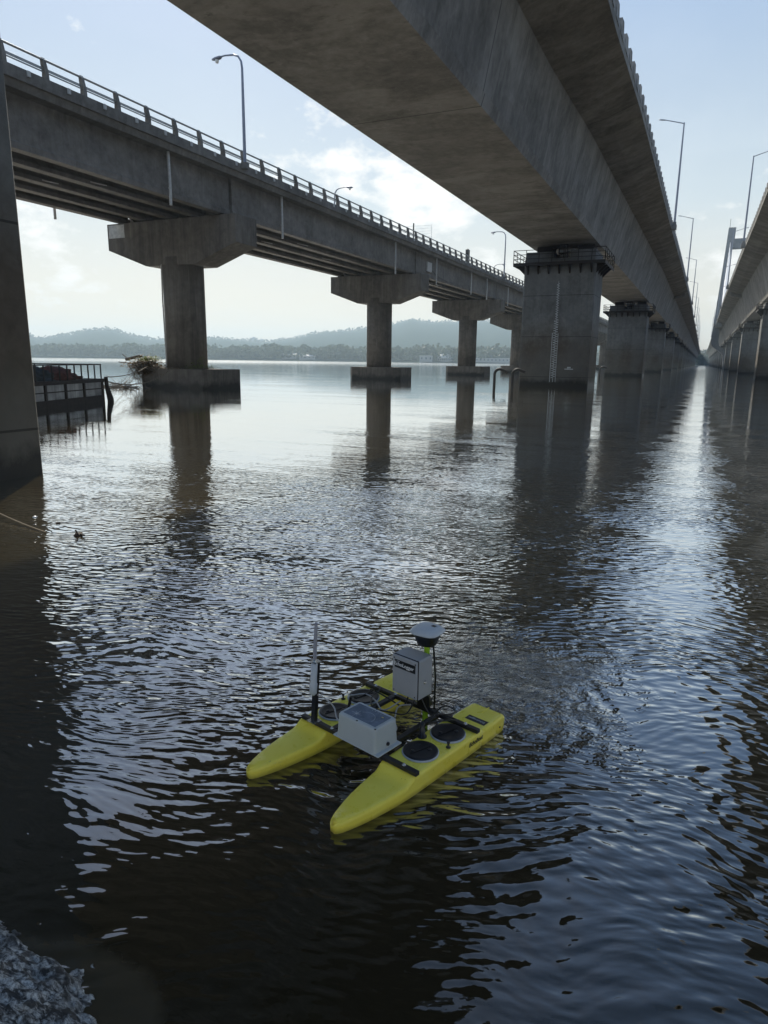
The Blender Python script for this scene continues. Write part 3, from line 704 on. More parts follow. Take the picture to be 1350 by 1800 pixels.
def hatch(u, v):
    b = MB(); b.lathe([(0.096, 0.0), (0.098, 0.004), (0.097, 0.010), (0.088, 0.0125)], (u, v, 0.1115), 40); r = bb(b, 'hatch_rim', M['rim'])
    b = MB(); b.lathe([(0.0925, 0.0), (0.0925, 0.007), (0.087, 0.009), (0.072, 0.0068), (0.02, 0.0070), (0.001, 0.0070)], (u, v, 0.1195), 40); h = bb(b, 'hatch', M['black'])
    r.parent = h
    b = MB()
    b.lathe([(0.010, 0), (0.010, .004), (0.004, .006)], (u-.035, v+.025, .1262), 10); b.lathe([(0.012, 0), (0.012, .003), (.006, .004)], (u+.035, v-.03, .1262), 12)
    b.beam((u-.065, v+.015, .1280), (u+.06, v-.016, .1280), .004, .003)
    o = bb(b, 'latch', M['black']); o.parent = h
for (u, v) in ((0.640, NV), (0.880, NV), (0.630, FV), (0.868, FV)): hatch(u, v)
# deck vents between hatches
for v in (NV-0.080, FV+0.080):
    b = MB(); b.lathe([(0.013, 0), (0.013, .005), (0.006, .008), (.006, .022), (.009, .026), (.009, .032), (.002, .034)], (0.775, v, 0.1125), 14); bb(b, 'plug', M['black'])
b = MB(); b.lathe([(0.026, 0), (0.026, .006), (0.017, .008), (.016, .055), (.012, .06), (.012, .085), (.002, .087)], (0.765, NV+0.088, 0.1125), 16); bb(b, 'cable_gland', M['black'])
# frame
b = MB(); zb0, zb1 = 0.1135, 0.136
b.box(0.452, 0.482, -0.098, 0.735, zb0, zb1); bb(b, 'front_cross_bar', M['bar'], bevel=.003)
b = MB(); b.box(0.985, 1.015, -0.098, 0.735, zb0, zb1); bb(b, 'rear_cross_bar', M['bar'], bevel=.003)
for v in (0.172, 0.500):
    b = MB(); b.box(0.483, 0.984, v-.015, v+.015, zb0+.001, zb1+0.001); bb(b, 'side_rail', M['bar'], bevel=.003)
for u in (0.467, 1.0):
    for v in (-0.01, 0.17, 0.50, 0.66):
        b = MB(); b.lathe([(.011, 0), (.011, .002), (.006, .003), (.006, .009), (.001, .010)], (u, v, zb1), 8); bb(b, 'bolt', M['bolt'])
# main control box
def rounded_box(u0, u1, v0, v1, z0, z1, r, taper=0.0):
    b = MB(); rings = []
    def ring(z, ins, rr):
        pts = []
        for cx, cy, a0 in ((u1-ins-rr, v1-ins-rr, 0), (u0+ins+rr, v1-ins-rr, 90), (u0+ins+rr, v0+ins+rr, 180), (u1-ins-rr, v0+ins+rr, 270)):
            for k in range(6):
                a = R(a0+90*k/5); pts.append((cx+rr*math.cos(a), cy+rr*math.sin(a), z))
        return pts
    rings = [ring(z0, 0, r), ring(z1-.012, taper, r), ring(z1-.004, taper+.002, r), ring(z1, taper+.006, r)]
    b.sweep(rings, smooth=False); return b
cb = bb(rounded_box(0.425, 0.605, 0.145, 0.425, zb1+.006, 0.278, 0.016, 0.006), 'control_box', M['white_box'])
b = MB(); b.box(0.421, 0.609, 0.122, 0.448, zb1+.0005, zb1+.0085); o = bb(b, 'flange', M['white_box'], cb, bevel=.004)
b = MB(); b.box(0.452, 0.578, 0.172, 0.398, 0.2776, 0.2795); lid = bb(b, 'clear_window', M['clear_lid'], cb)
for u in (0.437, 0.593):
    for v in (0.157, 0.285, 0.413):
        b = MB(); b.lathe([(.0055, 0), (.0055, .0015), (.001, .002)], (u, v, 0.2776), 8); bb(b, 'screw', M['bar'], cb)
# compass rose and arc on the lid
b = MB(); cu, cv, z = 0.487, 0.335, 0.2802
for k in range(16):
    a = 2*math.pi*k/16; ln = 0.034 if k % 4 == 0 else (0.022 if k % 2 == 0 else 0.012)
    b.beam((cu, cv, z), (cu+ln*math.cos(a), cv+ln*math.sin(a), z), 0.0013, 0.0004)
bb(b, 'compass_rose', M['faint'], cb); b = MB()
pts = [(0.515+0.055*math.cos(a)-.03, 0.275+0.055*math.sin(a), z) for a in [R(-100+14*k) for k in range(12)]]
for p_, q_ in zip(pts, pts[1:]): b.beam(p_, q_, 0.0014, 0.0004)
bb(b, 'arc_line', M['faint'], cb); b = MB()
for k in range(4): b.beam((0.566, 0.235+.02*k, z), (0.570, 0.235+.02*k, z), 0.004, 0.0004)
bb(b, 'panel_markings', M['faint'], cb)
b = MB(); b.beam((0.545, 0.205, z), (0.550, 0.205, z), 0.012, 0.0006); bb(b, 'indicator', simple('yellow_sticker', (0.8, 0.65, 0.15), .5, var=0), cb)
b = MB(); b.lathe([(.010, 0), (.010, .008), (.004, .012)], (0, 0, 0), 10); o = bb(b, 'switch', M['bar'], cb); o.location = (0.520, 0.1455, 0.166); o.rotation_euler = (R(90), 0, 0)

def text(body, size, mat, parent, mtx, name='lettering', ext=0.0006, shear=0.0, bold=0.0):
    c = bpy.data.curves.new(name, 'FONT'); c.body = body; c.size = size; c.extrude = ext; c.shear = shear; c.offset = bold
    c.align_x = 'CENTER'; c.align_y = 'CENTER'; c.resolution_u = 3
    o = bpy.data.objects.new(name, c); COL.objects.link(o)
    bpy.context.view_layer.update()
    me = bpy.data.meshes.new_from_object(o.evaluated_get(bpy.context.evaluated_depsgraph_get()))
    bpy.data.objects.remove(o); me.materials.clear(); me.materials.append(mat)
    o = bpy.data.objects.new(name, me); COL.objects.link(o); o.parent = parent; o.matrix_local = mtx; return o
def basis(xa, ya, loc):
    xa, ya = Vector(xa).normalized(), Vector(ya).normalized(); za = xa.cross(ya)
    return Matrix(((xa.x, ya.x, za.x, loc[0]), (xa.y, ya.y, za.y, loc[1]), (xa.z, ya.z, za.z, loc[2]), (0, 0, 0, 1)))
# instrument box on the mast
eb = bb(rounded_box(0.868, 0.993, 0.205, 0.387, 0.252, 0.485, 0.006, 0.0), 'instrument_box', M['grey_box'])
b = MB(); b.box(0.856, 0.8675, 0.207, 0.385, 0.254, 0.483); bb(b, 'box_door', M['grey_box'], eb, bevel=.005)
b = MB(); b.box(0.8538, 0.8565, 0.219, 0.368, 0.410, 0.458); nm = bb(b, 'name_plate', M['black'], eb, bevel=.001)
text('EchoLogger', 0.030, M['white_txt'], eb, basis((0, -1, 0), (0, 0, 1), (0.8534, 0.301, 0.434)), shear=0.1, bold=0.0004)
text('www.', 0.009, M['white_txt'], eb, basis((0, -1, 0), (0, 0, 1), (0.8534, 0.340, 0.452)))
b = MB(); b.lathe([(.010, 0), (.010, .004), (.005, .006), (.005, .010)], (0, 0, 0), 12); o = bb(b, 'lock', M['bolt'], eb); o.location = (0.925, 0.2055, 0.342); o.rotation_euler = (R(90), 0, 0)
for v in (0.24, 0.28, 0.33):
    b = MB(); b.tube([(0.92, v, 0.255), (0.92, v, 0.228)], 0.009, 8); bb(b, 'cable_gland', M['black'], eb)
b = MB(); b.box(0.8655, 0.8672, 0.2035, 0.3885, 0.2505, 0.4865); bb(b, 'gasket', M['bar'], eb)
for zz in (0.270, 0.465):
    for vv in (0.220, 0.372):
        b = MB(); b.lathe([(.004, 0), (.004, .002)], (0, 0, 0), 8); o = bb(b, 'screw', M['bar'], eb); o.location = (0.8560, vv, zz); o.rotation_euler = (0, R(-90), 0)
MU, MV = 1.012, 0.281
b = MB(); b.tube([(MU, MV, -0.15), (MU, MV, 0.535)], 0.0165, 16); mast = bb(b, 'mast', M['lime'])
b = MB(); b.box(0.985, 1.040, MV-.028, MV+.030, 0.1368, 0.175); b.box(0.975, 0.9945, MV-.05, MV+.035, 0.1368, 0.225); bb(b, 'mast_clamp', M['black'], mast, bevel=.003)
b = MB(); b.box(0.984, 0.998, MV-.03, MV+.03, 0.27, 0.30); b.box(0.984, 0.998, MV-.03, MV+.03, 0.40, 0.43); bb(b, 'bracket', M['black'], mast)
eb.location = (-0.012, 0.010, 0.0)
# satellite receiver
b = MB(); b.lathe([(.012, 0), (.016, .006), (.018, .03)], (MU, MV, 0.530), 16)
def sq(r, z, e=3.4, n=40, tw=R(8)):
    pts = []
    for k in range(n):
        a = 2*math.pi*k/n; c_, s_ = math.cos(a), math.sin(a); q = (abs(c_)**e+abs(s_)**e)**(-1/e)
        x, y = r*q*c_, r*q*s_; pts.append((MU+x*math.cos(tw)-y*math.sin(tw), MV+x*math.sin(tw)+y*math.cos(tw), z))
    return pts
b.sweep([sq(.040, .518, 2.4), sq(.052, .524, 2.6), sq(.062, .560, 3), sq(.074, .588, 3), sq(.086, .597, 3)], smooth=True)
rc = bb(b, 'receiver_body', M['black'])
b = MB(); b.sweep([sq(.087, .5965), sq(.091, .600), sq(.091, .605), sq(.080, .617, 3.0), sq(.062, .628, 3.4), sq(.054, .6295, 3.4), sq(.01, .6305, 2)], smooth=True)
bb(b, 'receiver_cover', M['white_pl'], rc)
b = MB(); b.box(MU+.012, MU+.034, MV-.040, MV-.014, .6300, .6312); bb(b, 'emblem', M['bar'], rc)
# radio antenna post
PU, PV = 0.455, 0.630
b = MB(); b.box(PU-.012, PU+.012, PV-.015, PV+.015, zb1, 0.49); post = bb(b, 'antenna_post', M['black'], bevel=.002)
b = MB(); b.box(PU-.03, PU+.03, PV-.03, PV+.03, zb1+.0003, zb1+.004); bb(b, 'foot_plate', M['bolt'], post)
b = MB(); b.lathe([(.010, -.012), (.021, 0), (.022, .055), (.018, .062), (.018, .175), (.013, .178)], (PU-.022, PV-.004, 0.315), 18); bb(b, 'sleeve', M['white_pl'], post)
b = MB(); b.box(PU-.035, PU+.015, PV-.022, PV+.020, 0.4955, 0.4985); b.lathe([(.011, .0), (.011, .02), (.008, .022), (.008, .05)], (PU-.022, PV-.004, 0.475), 12); bb(b, 'collar', M['bolt'], post)
b = MB(); b.tube([(PU-.022, PV-.004, 0.515), (PU-.022, PV-.004, 0.62), (PU-.022, PV-.004, 0.725)], [.0105, .0100, .0085], 14); bb(b, 'antenna_whip', M['antenna'], post)
tl = Vector((PU, PV, zb1)); post.matrix_local = Matrix.Translation(tl) @ Matrix.Rotation(0.052, 4, Vector((0.75, 0.66, 0))) @ Matrix.Translation(-tl)
# cables
def wire(pts, r, mat):
    P = [Vector(p) for p in pts]; out_ = []
    for i in range(len(P)-1):
        p0, p1, p2, p3 = P[max(i-1, 0)], P[i], P[i+1], P[min(i+2, len(P)-1)]
        for k in range(6):
            t = k/6; out_.append(0.5*((2*p1)+(-p0+p2)*t+(2*p0-5*p1+4*p2-p3)*t*t+(-p0+3*p1-3*p2+p3)*t*t*t))
    out_.append(P[-1]); b = MB(); b.tube(out_, r, 7); return bb(b, 'cable', mat)
wire([(.92, .33, .23), (.90, .36, .15), (.84, .42, .20), (.80, .50, .24), (.84, .56, .20), (.90, .60, .16), (.80, .62, .15), (.72, .60, .19), (.70, .585, .14)], .0045, M['cable_black'])
wire([(.92, .28, .23), (.86, .30, .14), (.78, .36, .16), (.74, .44, .17), (.80, .52, .17), (.88, .57, .15), (.96, .58, .16)], .0045, M['cable_black'])
wire([(.92, .24, .23), (.93, .18, .15), (.99, .13, .20), (1.0, .06, .19), (.93, .05, .20), (.85, .08, .22), (.79, .10, .20), (.765, NV+.08, .18)], .0045, M['cable_black'])
wire([(1.0, .2, .15), (.96, .12, .16), (.97, .03, .16), (.90, .04, .18), (.82, .12, .17), (.80, .2, .15)], .004, M['cable_black'])
wire([(.61, .20, .16), (.68, .22, .15), (.76, .30, .14), (.86, .36, .16), (.90, .30, .18)], .004, M['cable_grey'])
wire([(PU-.01, PV-.01, .31), (.50, .59, .27), (.53, .55, .22), (.50, .50, .19), (.47, .44, .19), (.46, .425, .20)], .0042, M['cable_grey'])
wire([(.60, .40, .17), (.66, .44, .16), (.70, .50, .16), (.70, .58, .15), (.74, .64, .17), (.80, .66, .15), (.86, .61, .15), (.84, .52, .15), (.80, .42, .14), (.88, .36, .19)], .0045, M['cable_grey'])
b = MB(); b.tube([(.69, .60, .118), (.70, .595, .16), (.705, .59, .20)], .008, 8); bb(b, 'cable_gland', M['black'])
b = MB(); b.tube([(1.07, MV-.02, .05), (1.075, MV-.02, .30), (1.06, MV-.01, .5)], .006, 7); bb(b, 'cable', M['cable_black'])
# lettering on the near hull
b = MB(); b.box(1.095, 1.145, -0.070, 0.060, 0.1072, 0.1085); lp = bb(b, 'label_plate', M['bar'], hN, bevel=.001)
text('EchoLogger', 0.023, M['faint'], hN, basis((0, 1, 0), (-1, 0, 0), (1.120, -0.004, 0.1088)), bold=0.0003)
text('EchoBoat', 0.034, M['dark_txt'], hN, basis((1, 0, 0), (0, 0.03, 1), (0.985, NV-0.1152, 0.070)), shear=0.25, bold=0.0006)
b = MB(); b.lathe([(.005, 0), (.005, .003)], (0, 0, 0), 8); o = bb(b, 'drain_plug', M['bar'], hN); o.location = (1.24, NV-.108, .045); o.rotation_euler = (R(90), 0, 0)
b = MB(); b.box(1.21, 1.29, NV-.004, NV+.004, .1072, .1095); o = bb(b, 'moulded_rib', M['yellow'], hN, bevel=.003)

# ------------------------------------------------------------------ moored work barge at left
M['barge'] = concrete('barge_panels', (0.30, 0.30, 0.29), (0.55, 0.55, 0.54), streak=1.2, wet=0.25)
M['rust'] = simple('rusty_black_iron', (0.030, 0.022, 0.018), 0.8, var=0.4, scale=9, bump=.4)
M['rope'] = simple('weathered_rope', (0.16, 0.13, 0.09), 0.9, var=0.3, scale=40)
P1 = Vector((-26.2, 24.9, 0)); dd = Vector((-2.1, 5.55, 0)).normalized(); nn = Vector((-dd.y, dd.x, 0))
barge = empty('work_barge', tuple(P1), 'low pale-sided moored barge with a tubular railing, left behind the nearest pier', 'barge')
def bp(s, n, z): q = P1-dd*s+nn*n; return (q.x, q.y, z)
def obox(mb, s0, s1, n0, n1, z0, z1):
    mb.add([bp(s0, n0, z0), bp(s1, n0, z0), bp(s1, n1, z0), bp(s0, n1, z0), bp(s0, n0, z1), bp(s1, n0, z1), bp(s1, n1, z1), bp(s0, n1, z1)],
           [(0, 3, 2, 1), (4, 5, 6, 7), (0, 1, 5, 4), (1, 2, 6, 5), (2, 3, 7, 6), (3, 0, 4, 7)])
b = MB(); obox(b, 0.1, 9, 0.05, 3.4, -0.4, 0.92); b.build('hull', M['barge'], barge)
b = MB(); obox(b, 0, 9.1, -0.06, 3.5, 0.923, 1.08); b.build('deck', M['rust'], barge)
b = MB(); 
for s in (0.1, 1.9, 3.5, 5.1, 6.8): obox(b, s, s+0.12, -0.03, 0.047, -0.3, 0.92)
obox(b, 0.1, 9, -0.02, 0.045, 0.60, 0.64)
obox(b, 0.1, 9, -0.025, 0.044, -0.3, 0.30)
b.build('side_frame', M['rust'], barge)
b = MB()
for s in [0.15+0.62*k for k in range(14)]:
    b.beam(bp(s, 0.05, 1.08), bp(s, 0.05, 1.72), 0.045, 0.045)
    if s < 8 and int(s*10) % 2: b.beam(bp(s, 3.3, 1.08), bp(s, 3.3, 1.72), 0.045, 0.045)
for n in (0.05, 3.3): b.beam(bp(0.1, n, 1.74), bp(9, n, 1.74), 0.05, 0.05)
b.beam(bp(0.12, 0.05, 1.74), bp(0.12, 3.3, 1.74), 0.05, 0.05)
b.build('railing', M['steel_dark'], barge)
b = MB(); q = P1+dd*0.12-nn*0.05; b.tube([(q.x, q.y, 1.15), (q.x-.03, q.y+.05, .7), (q.x+.1, q.y+.1, .1), (q.x+.14, q.y+.1, -.4)], [.09, .10, .15, .15], 9); b.build('fender', M['rust'], barge)
def lump(c, rx, ry, rz_, seed, rough=0.25, sub=4, fr=1.6):
    import bmesh
    bm = bmesh.new(); bmesh.ops.create_icosphere(bm, subdivisions=sub, radius=1)
    vs = []
    for v in bm.verts:
        d = v.co.normalized(); k = 1+rough*(mn.noise(d*fr+Vector((seed, 0, 0)))*1.2+mn.noise(d*fr*3+Vector((0, seed, 0)))*0.6+mn.noise(d*fr*8+Vector((0, seed, 3)))*0.3)
        vs.append((c[0]+d.x*rx*k, c[1]+d.y*ry*k, max(c[2]+d.z*rz_*k, c[2]-0.02)))
    fs = [tuple(v.index for v in f.verts) for f in bm.faces]; bm.free(); return vs, fs
b = MB(); vs, fs = lump(bp(3.2, 0.9, 1.09), 0.75, 1.05, 0.50, 3.1, 0.35); b.add(vs, fs, True)
vs, fs = lump(bp(2.1, 0.9, 1.09), 0.5, 0.9, 0.26, 8.1, 0.35); b.add(vs, fs, True)
tag(b.build('fishing_net', simple('reddish_netting', (0.085, 0.036, 0.032), 0.95, var=0.5, scale=5, bump=1.0, bscale=22)), 'heap of reddish brown fishing net on the barge deck', 'fishing net')
b = MB(); vs, fs = lump(bp(4.6, 0.9, 1.09), 0.6, 1.05, 0.52, 5.5, 0.4); b.add(vs, fs, True)
tag(b.build('fishing_net', simple('dark_netting', (0.028, 0.036, 0.040), 0.95, var=0.5, scale=5, bump=1.0, bscale=22)), 'heap of dark grey-green fishing net on the barge, against the nearest pier', 'fishing net')
def catenary(a, c, sag, n=14):
    a, c = Vector(a), Vector(c); return [a.lerp(c, k/n)-Vector((0, 0, sag*4*(k/n)*(1-k/n))) for k in range(n+1)]
ends = [((-35.6, 37.9, 1.5), 0.2, 'mooring rope running from the barge corner up to the driftwood, topmost of four'),
        ((-33.2, 37.7, 1.45), 0.55, 'mooring rope sagging from the barge across the pile cap face, longest of four'),
        ((-37.0, 37.8, 0.9), 0.35, 'mooring rope to the left end of the pile cap, third from the top'),
        ((-37.3, 37.5, 0.35), 0.12, 'lowest mooring rope, almost touching the water between barge and debris')]
for i, (e, sg, lb) in enumerate(ends):
    b = MB(); b.tube(catenary((q.x, q.y, 1.15-0.2*i), e, sg), 0.022 if i < 2 else 0.016, 5); tag(b.build('mooring_rope', M['rope']), lb, 'rope', 'mooring ropes between barge and pier')

# ------------------------------------------------------------------ driftwood and plants on the nearest pile cap
M['twig'] = simple('grey_driftwood', (0.13, 0.105, 0.08), 0.9, var=0.4, scale=12)
def foliage(name, c1, c2, trans=0.25):
    m = NT(name); oi = m.noise(m.pos(), 3.0, 3); m.set(m.p.inputs['Base Color'], m.mix(m.mapr(oi, .35, .65), c1, c2))
    m.p.inputs['Roughness'].default_value = 0.6; m.p.inputs['Specular IOR Level'].default_value = 0.2
    tr = m.new('BsdfTranslucent'); m.set(tr.inputs[0], tuple(min(1, c*1.8) for c in c2)); ms = m.new('MixShader'); ms.inputs[0].default_value = trans
    m.l.new(m.p.outputs[0], ms.inputs[1]); m.l.new(tr.outputs[0], ms.inputs[2]); m.l.new(ms.outputs[0], m.out.inputs[0]); return m.m
M['leaf'] = foliage('weed_leaves', (0.07, 0.11, 0.025), (0.14, 0.17, 0.04))
M['deadleaf'] = foliage('dead_leaves', (0.10, 0.07, 0.04), (0.16, 0.11, 0.06))
rnd = random.Random(11)
def sticks(b, c, ext, n, lmin, lmax, r, tilt=0.5):
    for _ in range(n):
        p = Vector((c[0]+rnd.gauss(0, 1)*ext[0], c[1]+rnd.gauss(0, 1)*ext[1], max(c[2]-0.2, c[2]+abs(rnd.gauss(0, 1))*ext[2])))
        a = rnd.uniform(0, 2*math.pi); l = rnd.uniform(lmin, lmax); z = rnd.uniform(-tilt, tilt)*l
        d = Vector((math.cos(a)*l, math.sin(a)*l*0.6, z)); m_ = p+d*0.5+Vector((rnd.uniform(-.1, .1), rnd.uniform(-.1, .1), rnd.uniform(-.08, .12)))*l
        rr = r*rnd.uniform(.4, 1.4); b.tube([p, m_, p+d], [rr, rr*.8, rr*.4], 4)
def leaves(b, c, ext, n, s):
    for _ in range(n):
        p = Vector((c[0]+rnd.gauss(0, 1)*ext[0], c[1]+rnd.gauss(0, 1)*ext[1], c[2]+abs(rnd.gauss(0, 1))*ext[2]))
        a, t, l = rnd.uniform(0, 6.28), rnd.uniform(-1, 1), s*rnd.uniform(.5, 1.3)
        d = Vector((math.cos(a), math.sin(a), t*0.6)).normalized()*l; e = Vector((-math.sin(a), math.cos(a), rnd.uniform(-.5, .5)))*l*0.35
        b.add([p, p+d*.5+e, p+d, p+d*.5-e], [(0, 1, 2, 3)])
dw = empty('driftwood_pile', (-36.2, 38.3, 1.32), 'tangle of driftwood and reeds heaped on the left of the nearest pile cap', 'driftwood')
b = MB(); sticks(b, (-36.4, 38.5, 1.35), (.5, .4, .22), 200, .4, 1.1, .02); sticks(b, (-36.6, 38.0, 0.5), (.3, .2, .35), 110, .4, 1.1, .014, 1.2); sticks(b, (-35.0, 38.1, 1.33), (.8, .3, .08), 60, .4, 1.3, .014, .25)
b.tube([(-37.9, 38.2, 1.95), (-36.6, 38.4, 2.2)], .10, 7); b.tube([(-38.6, 38.2, 1.75), (-37.3, 38.3, 1.65)], .035, 5); b.tube([(-38.4, 38.4, 2.3), (-37.6, 38.3, 1.85)], .03, 5)
b.build('branches', M['twig'], dw)
b = MB(); leaves(b, (-36.4, 38.5, 1.35), (.62, .35, .28), 2200, .17); leaves(b, (-36.2, 38.1, .9), (.40, .14, .4), 1100, .15); leaves(b, (-34.3, 38.4, 1.34), (.9, .2, .07), 400, .12); b.build('dead_leaves', M['deadleaf'], dw)
wd = empty('weed_clump', (-36.0, 38.6, 1.4), 'green leafy weeds growing on the driftwood left of the nearest round pier', 'plant', 'plants on the nearest pile cap')
b = MB(); leaves(b, (-36.2, 38.6, 1.85), (.5, .4, .16), 700, .13); b.build('leaves', M['leaf'], wd)
b = MB()
for _ in range(30):
    p = Vector((-36.1+rnd.gauss(0, .45), 38.6+rnd.gauss(0, .3), 1.45)); b.tube([p, p+Vector((rnd.uniform(-.1, .1), rnd.uniform(-.1, .1), .6))], .008, 3)
b.build('stems', M['leaf'], wd)
wd = empty('weed_clump', (-31.6, 38.6, 1.33), 'smaller green weed clump to the right of the nearest round pier', 'plant', 'plants on the nearest pile cap')
b = MB(); leaves(b, (-31.7, 38.7, 1.38), (.55, .35, .16), 380, .12); leaves(b, (-31.5, 38.6, 1.8), (.18, .15, .16), 60, .12); b.build('leaves', M['leaf'], wd)
b = MB()
for _ in range(16):
    p = Vector((-31.6+rnd.gauss(0, .3), 38.6+rnd.gauss(0, .2), 1.33)); b.tube([p, p+Vector((rnd.uniform(-.15, .15), rnd.uniform(-.1, .1), rnd.uniform(.3, .8)))], .008, 3)
sticks(b, (-31.6, 38.5, 1.34), (.7, .3, .06), 40, .3, .8, .012, .25)
b.build('stems', M['twig'], wd)
b = MB(); sticks(b, (-37.4, 36.6, 0.0), (1.2, .35, .05), 130, .4, 1.4, .022, .25)
sticks(b, (-36.9, 37.0, 0.0), (.7, .25, .22), 60, .4, 1.2, .014, .8)
tag(b.build('floating_twigs', M['twig']), 'raft of twigs caught in the water at the foot of the nearest pile cap', 'driftwood')
b = MB(); vs, fs = lump((-6.62, 5.72, 0.0), .055, .045, .035, 2, .5, 3); b.add(vs, fs, True); b.tube([(-6.58, 5.72, .02), (-6.50, 5.70, .02)], .012, 5); b.tube([(-6.62, 5.72, .0), (-6.64, 5.70, .07)], .010, 5)
tag(b.build('floating_debris', M['rust']), 'small black floating lump on the bright water right of the nearest pier', 'debris')
for i, (x, y) in enumerate(((-7.9, 6.15), (-7.35, 6.05))):
    b = MB(); vs, fs = lump((x, y, 0.0), .03, .025, .018, 4+i, .4, 2); b.add(vs, fs, True)
    tag(b.build('floating_debris', M['white_pl'] if i == 0 else M['rust']), ('tiny pale floating scrap beside the nearest pier' if i == 0 else 'tiny dark floating scrap beside the nearest pier, above the rope'), 'debris')
b = MB(); b.tube(catenary((-10.5, 6.4, 0.45), (-7.05, 5.62, 0.01), 0.10, 18), .010, 6)
tag(b.build('mooring_rope', M['rope']), 'loose pale rope lying across the water in front of the nearest pier', 'rope')

# ------------------------------------------------------------------ wet rough rock in the near left corner
def rock_mat():
    m = NT('rough_grey_rock'); p = m.obj()
    n1 = m.noise(m.mapping(p, (20, 42, 30)), 1.0, 6, .7, .6); n2 = m.noise(p, 90, 4, .7); n3 = m.noise(p, 4, 4, .6)
    col = m.mix(m.mapr(n1, .44, .56), (0.025, 0.024, 0.022), (0.80, 0.79, 0.76)); col = m.mix(m.mapr(n2, .45, .60, 0, .7), col, (0.09, 0.085, 0.08))  # wet glints and dark recesses put into the stone colour as speckle
    col = m.mix(m.mapr(n3, .54, .62, 0, .8), col, (0.035, 0.03, 0.025))
    m.set(m.p.inputs['Base Color'], col); m.set(m.p.inputs['Roughness'], m.mapr(n2, .3, .7, .25, .7)); m.p.inputs['Specular IOR Level'].default_value = 0.8
    m.set(m.p.inputs['Normal'], m.bump(m.math('ADD', m.math('MULTIPLY', n1, 1.0), m.math('MULTIPLY', n2, .4)), 1.0, .02)); return m.m
M['rock'] = rock_mat()
b = MB(); nx, ny = 300, 240; vs = []
for j in range(ny):
    for i in range(nx):
        x = -3.1+1.9*i/(nx-1); y = 0.2+1.5*j/(ny-1)
        p = Vector((x, y, 0))
        ed = 1.37+0.03*mn.noise(p*3.2)+0.03*mn.noise(p*9)+.015*mn.noise(p*20)            # edge of the rock, far side
        dx = -1.44+0.03*mn.noise(p*3+Vector((4, 0, 0)))+0.03*mn.noise(p*11)+.015*mn.noise(p*22)-0.9*max(0, y-1.12)
        t = min((ed-y)/0.12, (dx-x)/0.12, 1.0); t = t-max(0, (x+1.75))*max(0, y-1.2)*40
        h = 0.05*t+0.05*mn.noise(p*3)+0.045*mn.noise(Vector((p.x*6, p.y*11, 0)))+0.026*mn.noise(Vector((p.x*15, p.y*30, 0)))+0.010*mn.noise(Vector((p.x*40, p.y*70, 4)))+0.004*mn.noise(p*95)
        vs.append((x, y, max(h, -0.25) if t > -0.4 else -0.25))
fs = [(j*nx+i, j*nx+i+1, (j+1)*nx+i+1, (j+1)*nx+i) for j in range(ny-1) for i in range(nx-1)]
b.add(vs, fs, True); rk = b.build('rock', M['rock']); tag(rk, 'wet rough grey rock ledge in the bottom left corner', 'rock')

# ------------------------------------------------------------------ far bank, hills and woods
SH = [(-110, 1500), (-70, 1150), (-51, 980), (-35, 820), (-20, 740), (-13, 760), (-6, 1000), (0, 1300), (12, 1350), (40, 1300), (80, 1300)]
ridge_px = [(-400, 585), (-200, 575), (-60, 590), (20, 588), (54, 590), (68, 597), (100, 591), (124, 587), (160, 579), (198, 579), (216, 585), (243, 593), (272, 597), (330, 596), (376, 595), (430, 599), (465, 602),
            (518, 595), (554, 586), (593, 583), (639, 578), (689, 570), (724, 561), (760, 566), (795, 566), (860, 564), (900, 568), (960, 585), (1020, 592), (1080, 603), (1150, 616), (1235, 622), (1330, 615), (1500, 600)]
RID = sorted((math.degrees(px_az(x, 600)), max(px_el(x, y), 0.004)) for x, y in ridge_px)
R1 = 2150.0
def terrain_h(az, r):
    s = lerp(SH, az); top = R1*math.tan(lerp(RID, az))+CAM_H
    if r < s: return -3+3*(r-(s-20))/20 if r > s-20 else -3
    base = 2.5*min(1, (r-s)/12)
    t = max(0, min(1, (r-s-160)/(R1-s-160))); t = t*t*(3-2*t)
    p = Vector((az*0.16, r*0.004, 0))
    h = base+(top-base)*t*(0.93+0.14*mn.noise(p*1.6)*(1-t))
    if r > R1: h = top*max(0.2, 1-(r-R1)/500)
    q_ = Vector((r*math.sin(R(az)), r*math.cos(R(az)), 0))
    return h+(2.6*mn.noise(q_*0.03)+1.8*mn.noise(q_*0.09))*min(1, t*6+0.05)
b = MB(); azs = [-108+0.25*i for i in range(int(168/0.25)+1)]; rs = [700, 740, 760, 790, 820, 860, 900, 960, 1000, 1060, 1130, 1200, 1290, 1310, 1330, 1400, 1480, 1570, 1660, 1750, 1840, 1920, 2000, 2060, 2110, 2150, 2200, 2350, 2600]
vs = []
for az in azs:
    s = lerp(SH, az)
    for k, r0 in enumerate(rs):
        r = s-20+(2600-s+20)*((r0-700)/1900.0)
        vs.append((r*math.sin(R(az)), r*math.cos(R(az)), terrain_h(az, r)))
n = len(rs)
b.add(vs, [(i*n+k, i*n+k+1, (i+1)*n+k+1, (i+1)*n+k) for i in range(len(azs)-1) for k in range(n-1)], True)
M['hill'] = foliage('wooded_hill', (0.018, 0.032, 0.022), (0.040, 0.060, 0.040), 0.0)
M['hill'].node_tree.nodes['Principled BSDF'].inputs['Specular IOR Level'].default_value = 0.0; M['hill'].node_tree.nodes['Principled BSDF'].inputs['Roughness'].default_value = 1.0
tag(b.build('hills', M['hill']), 'low wooded hills beyond the river', 'hills', kind='structure')
M['trees'] = foliage('far_tree_leaves', (0.05, 0.072, 0.045), (0.09, 0.11, 0.075), 0.2)
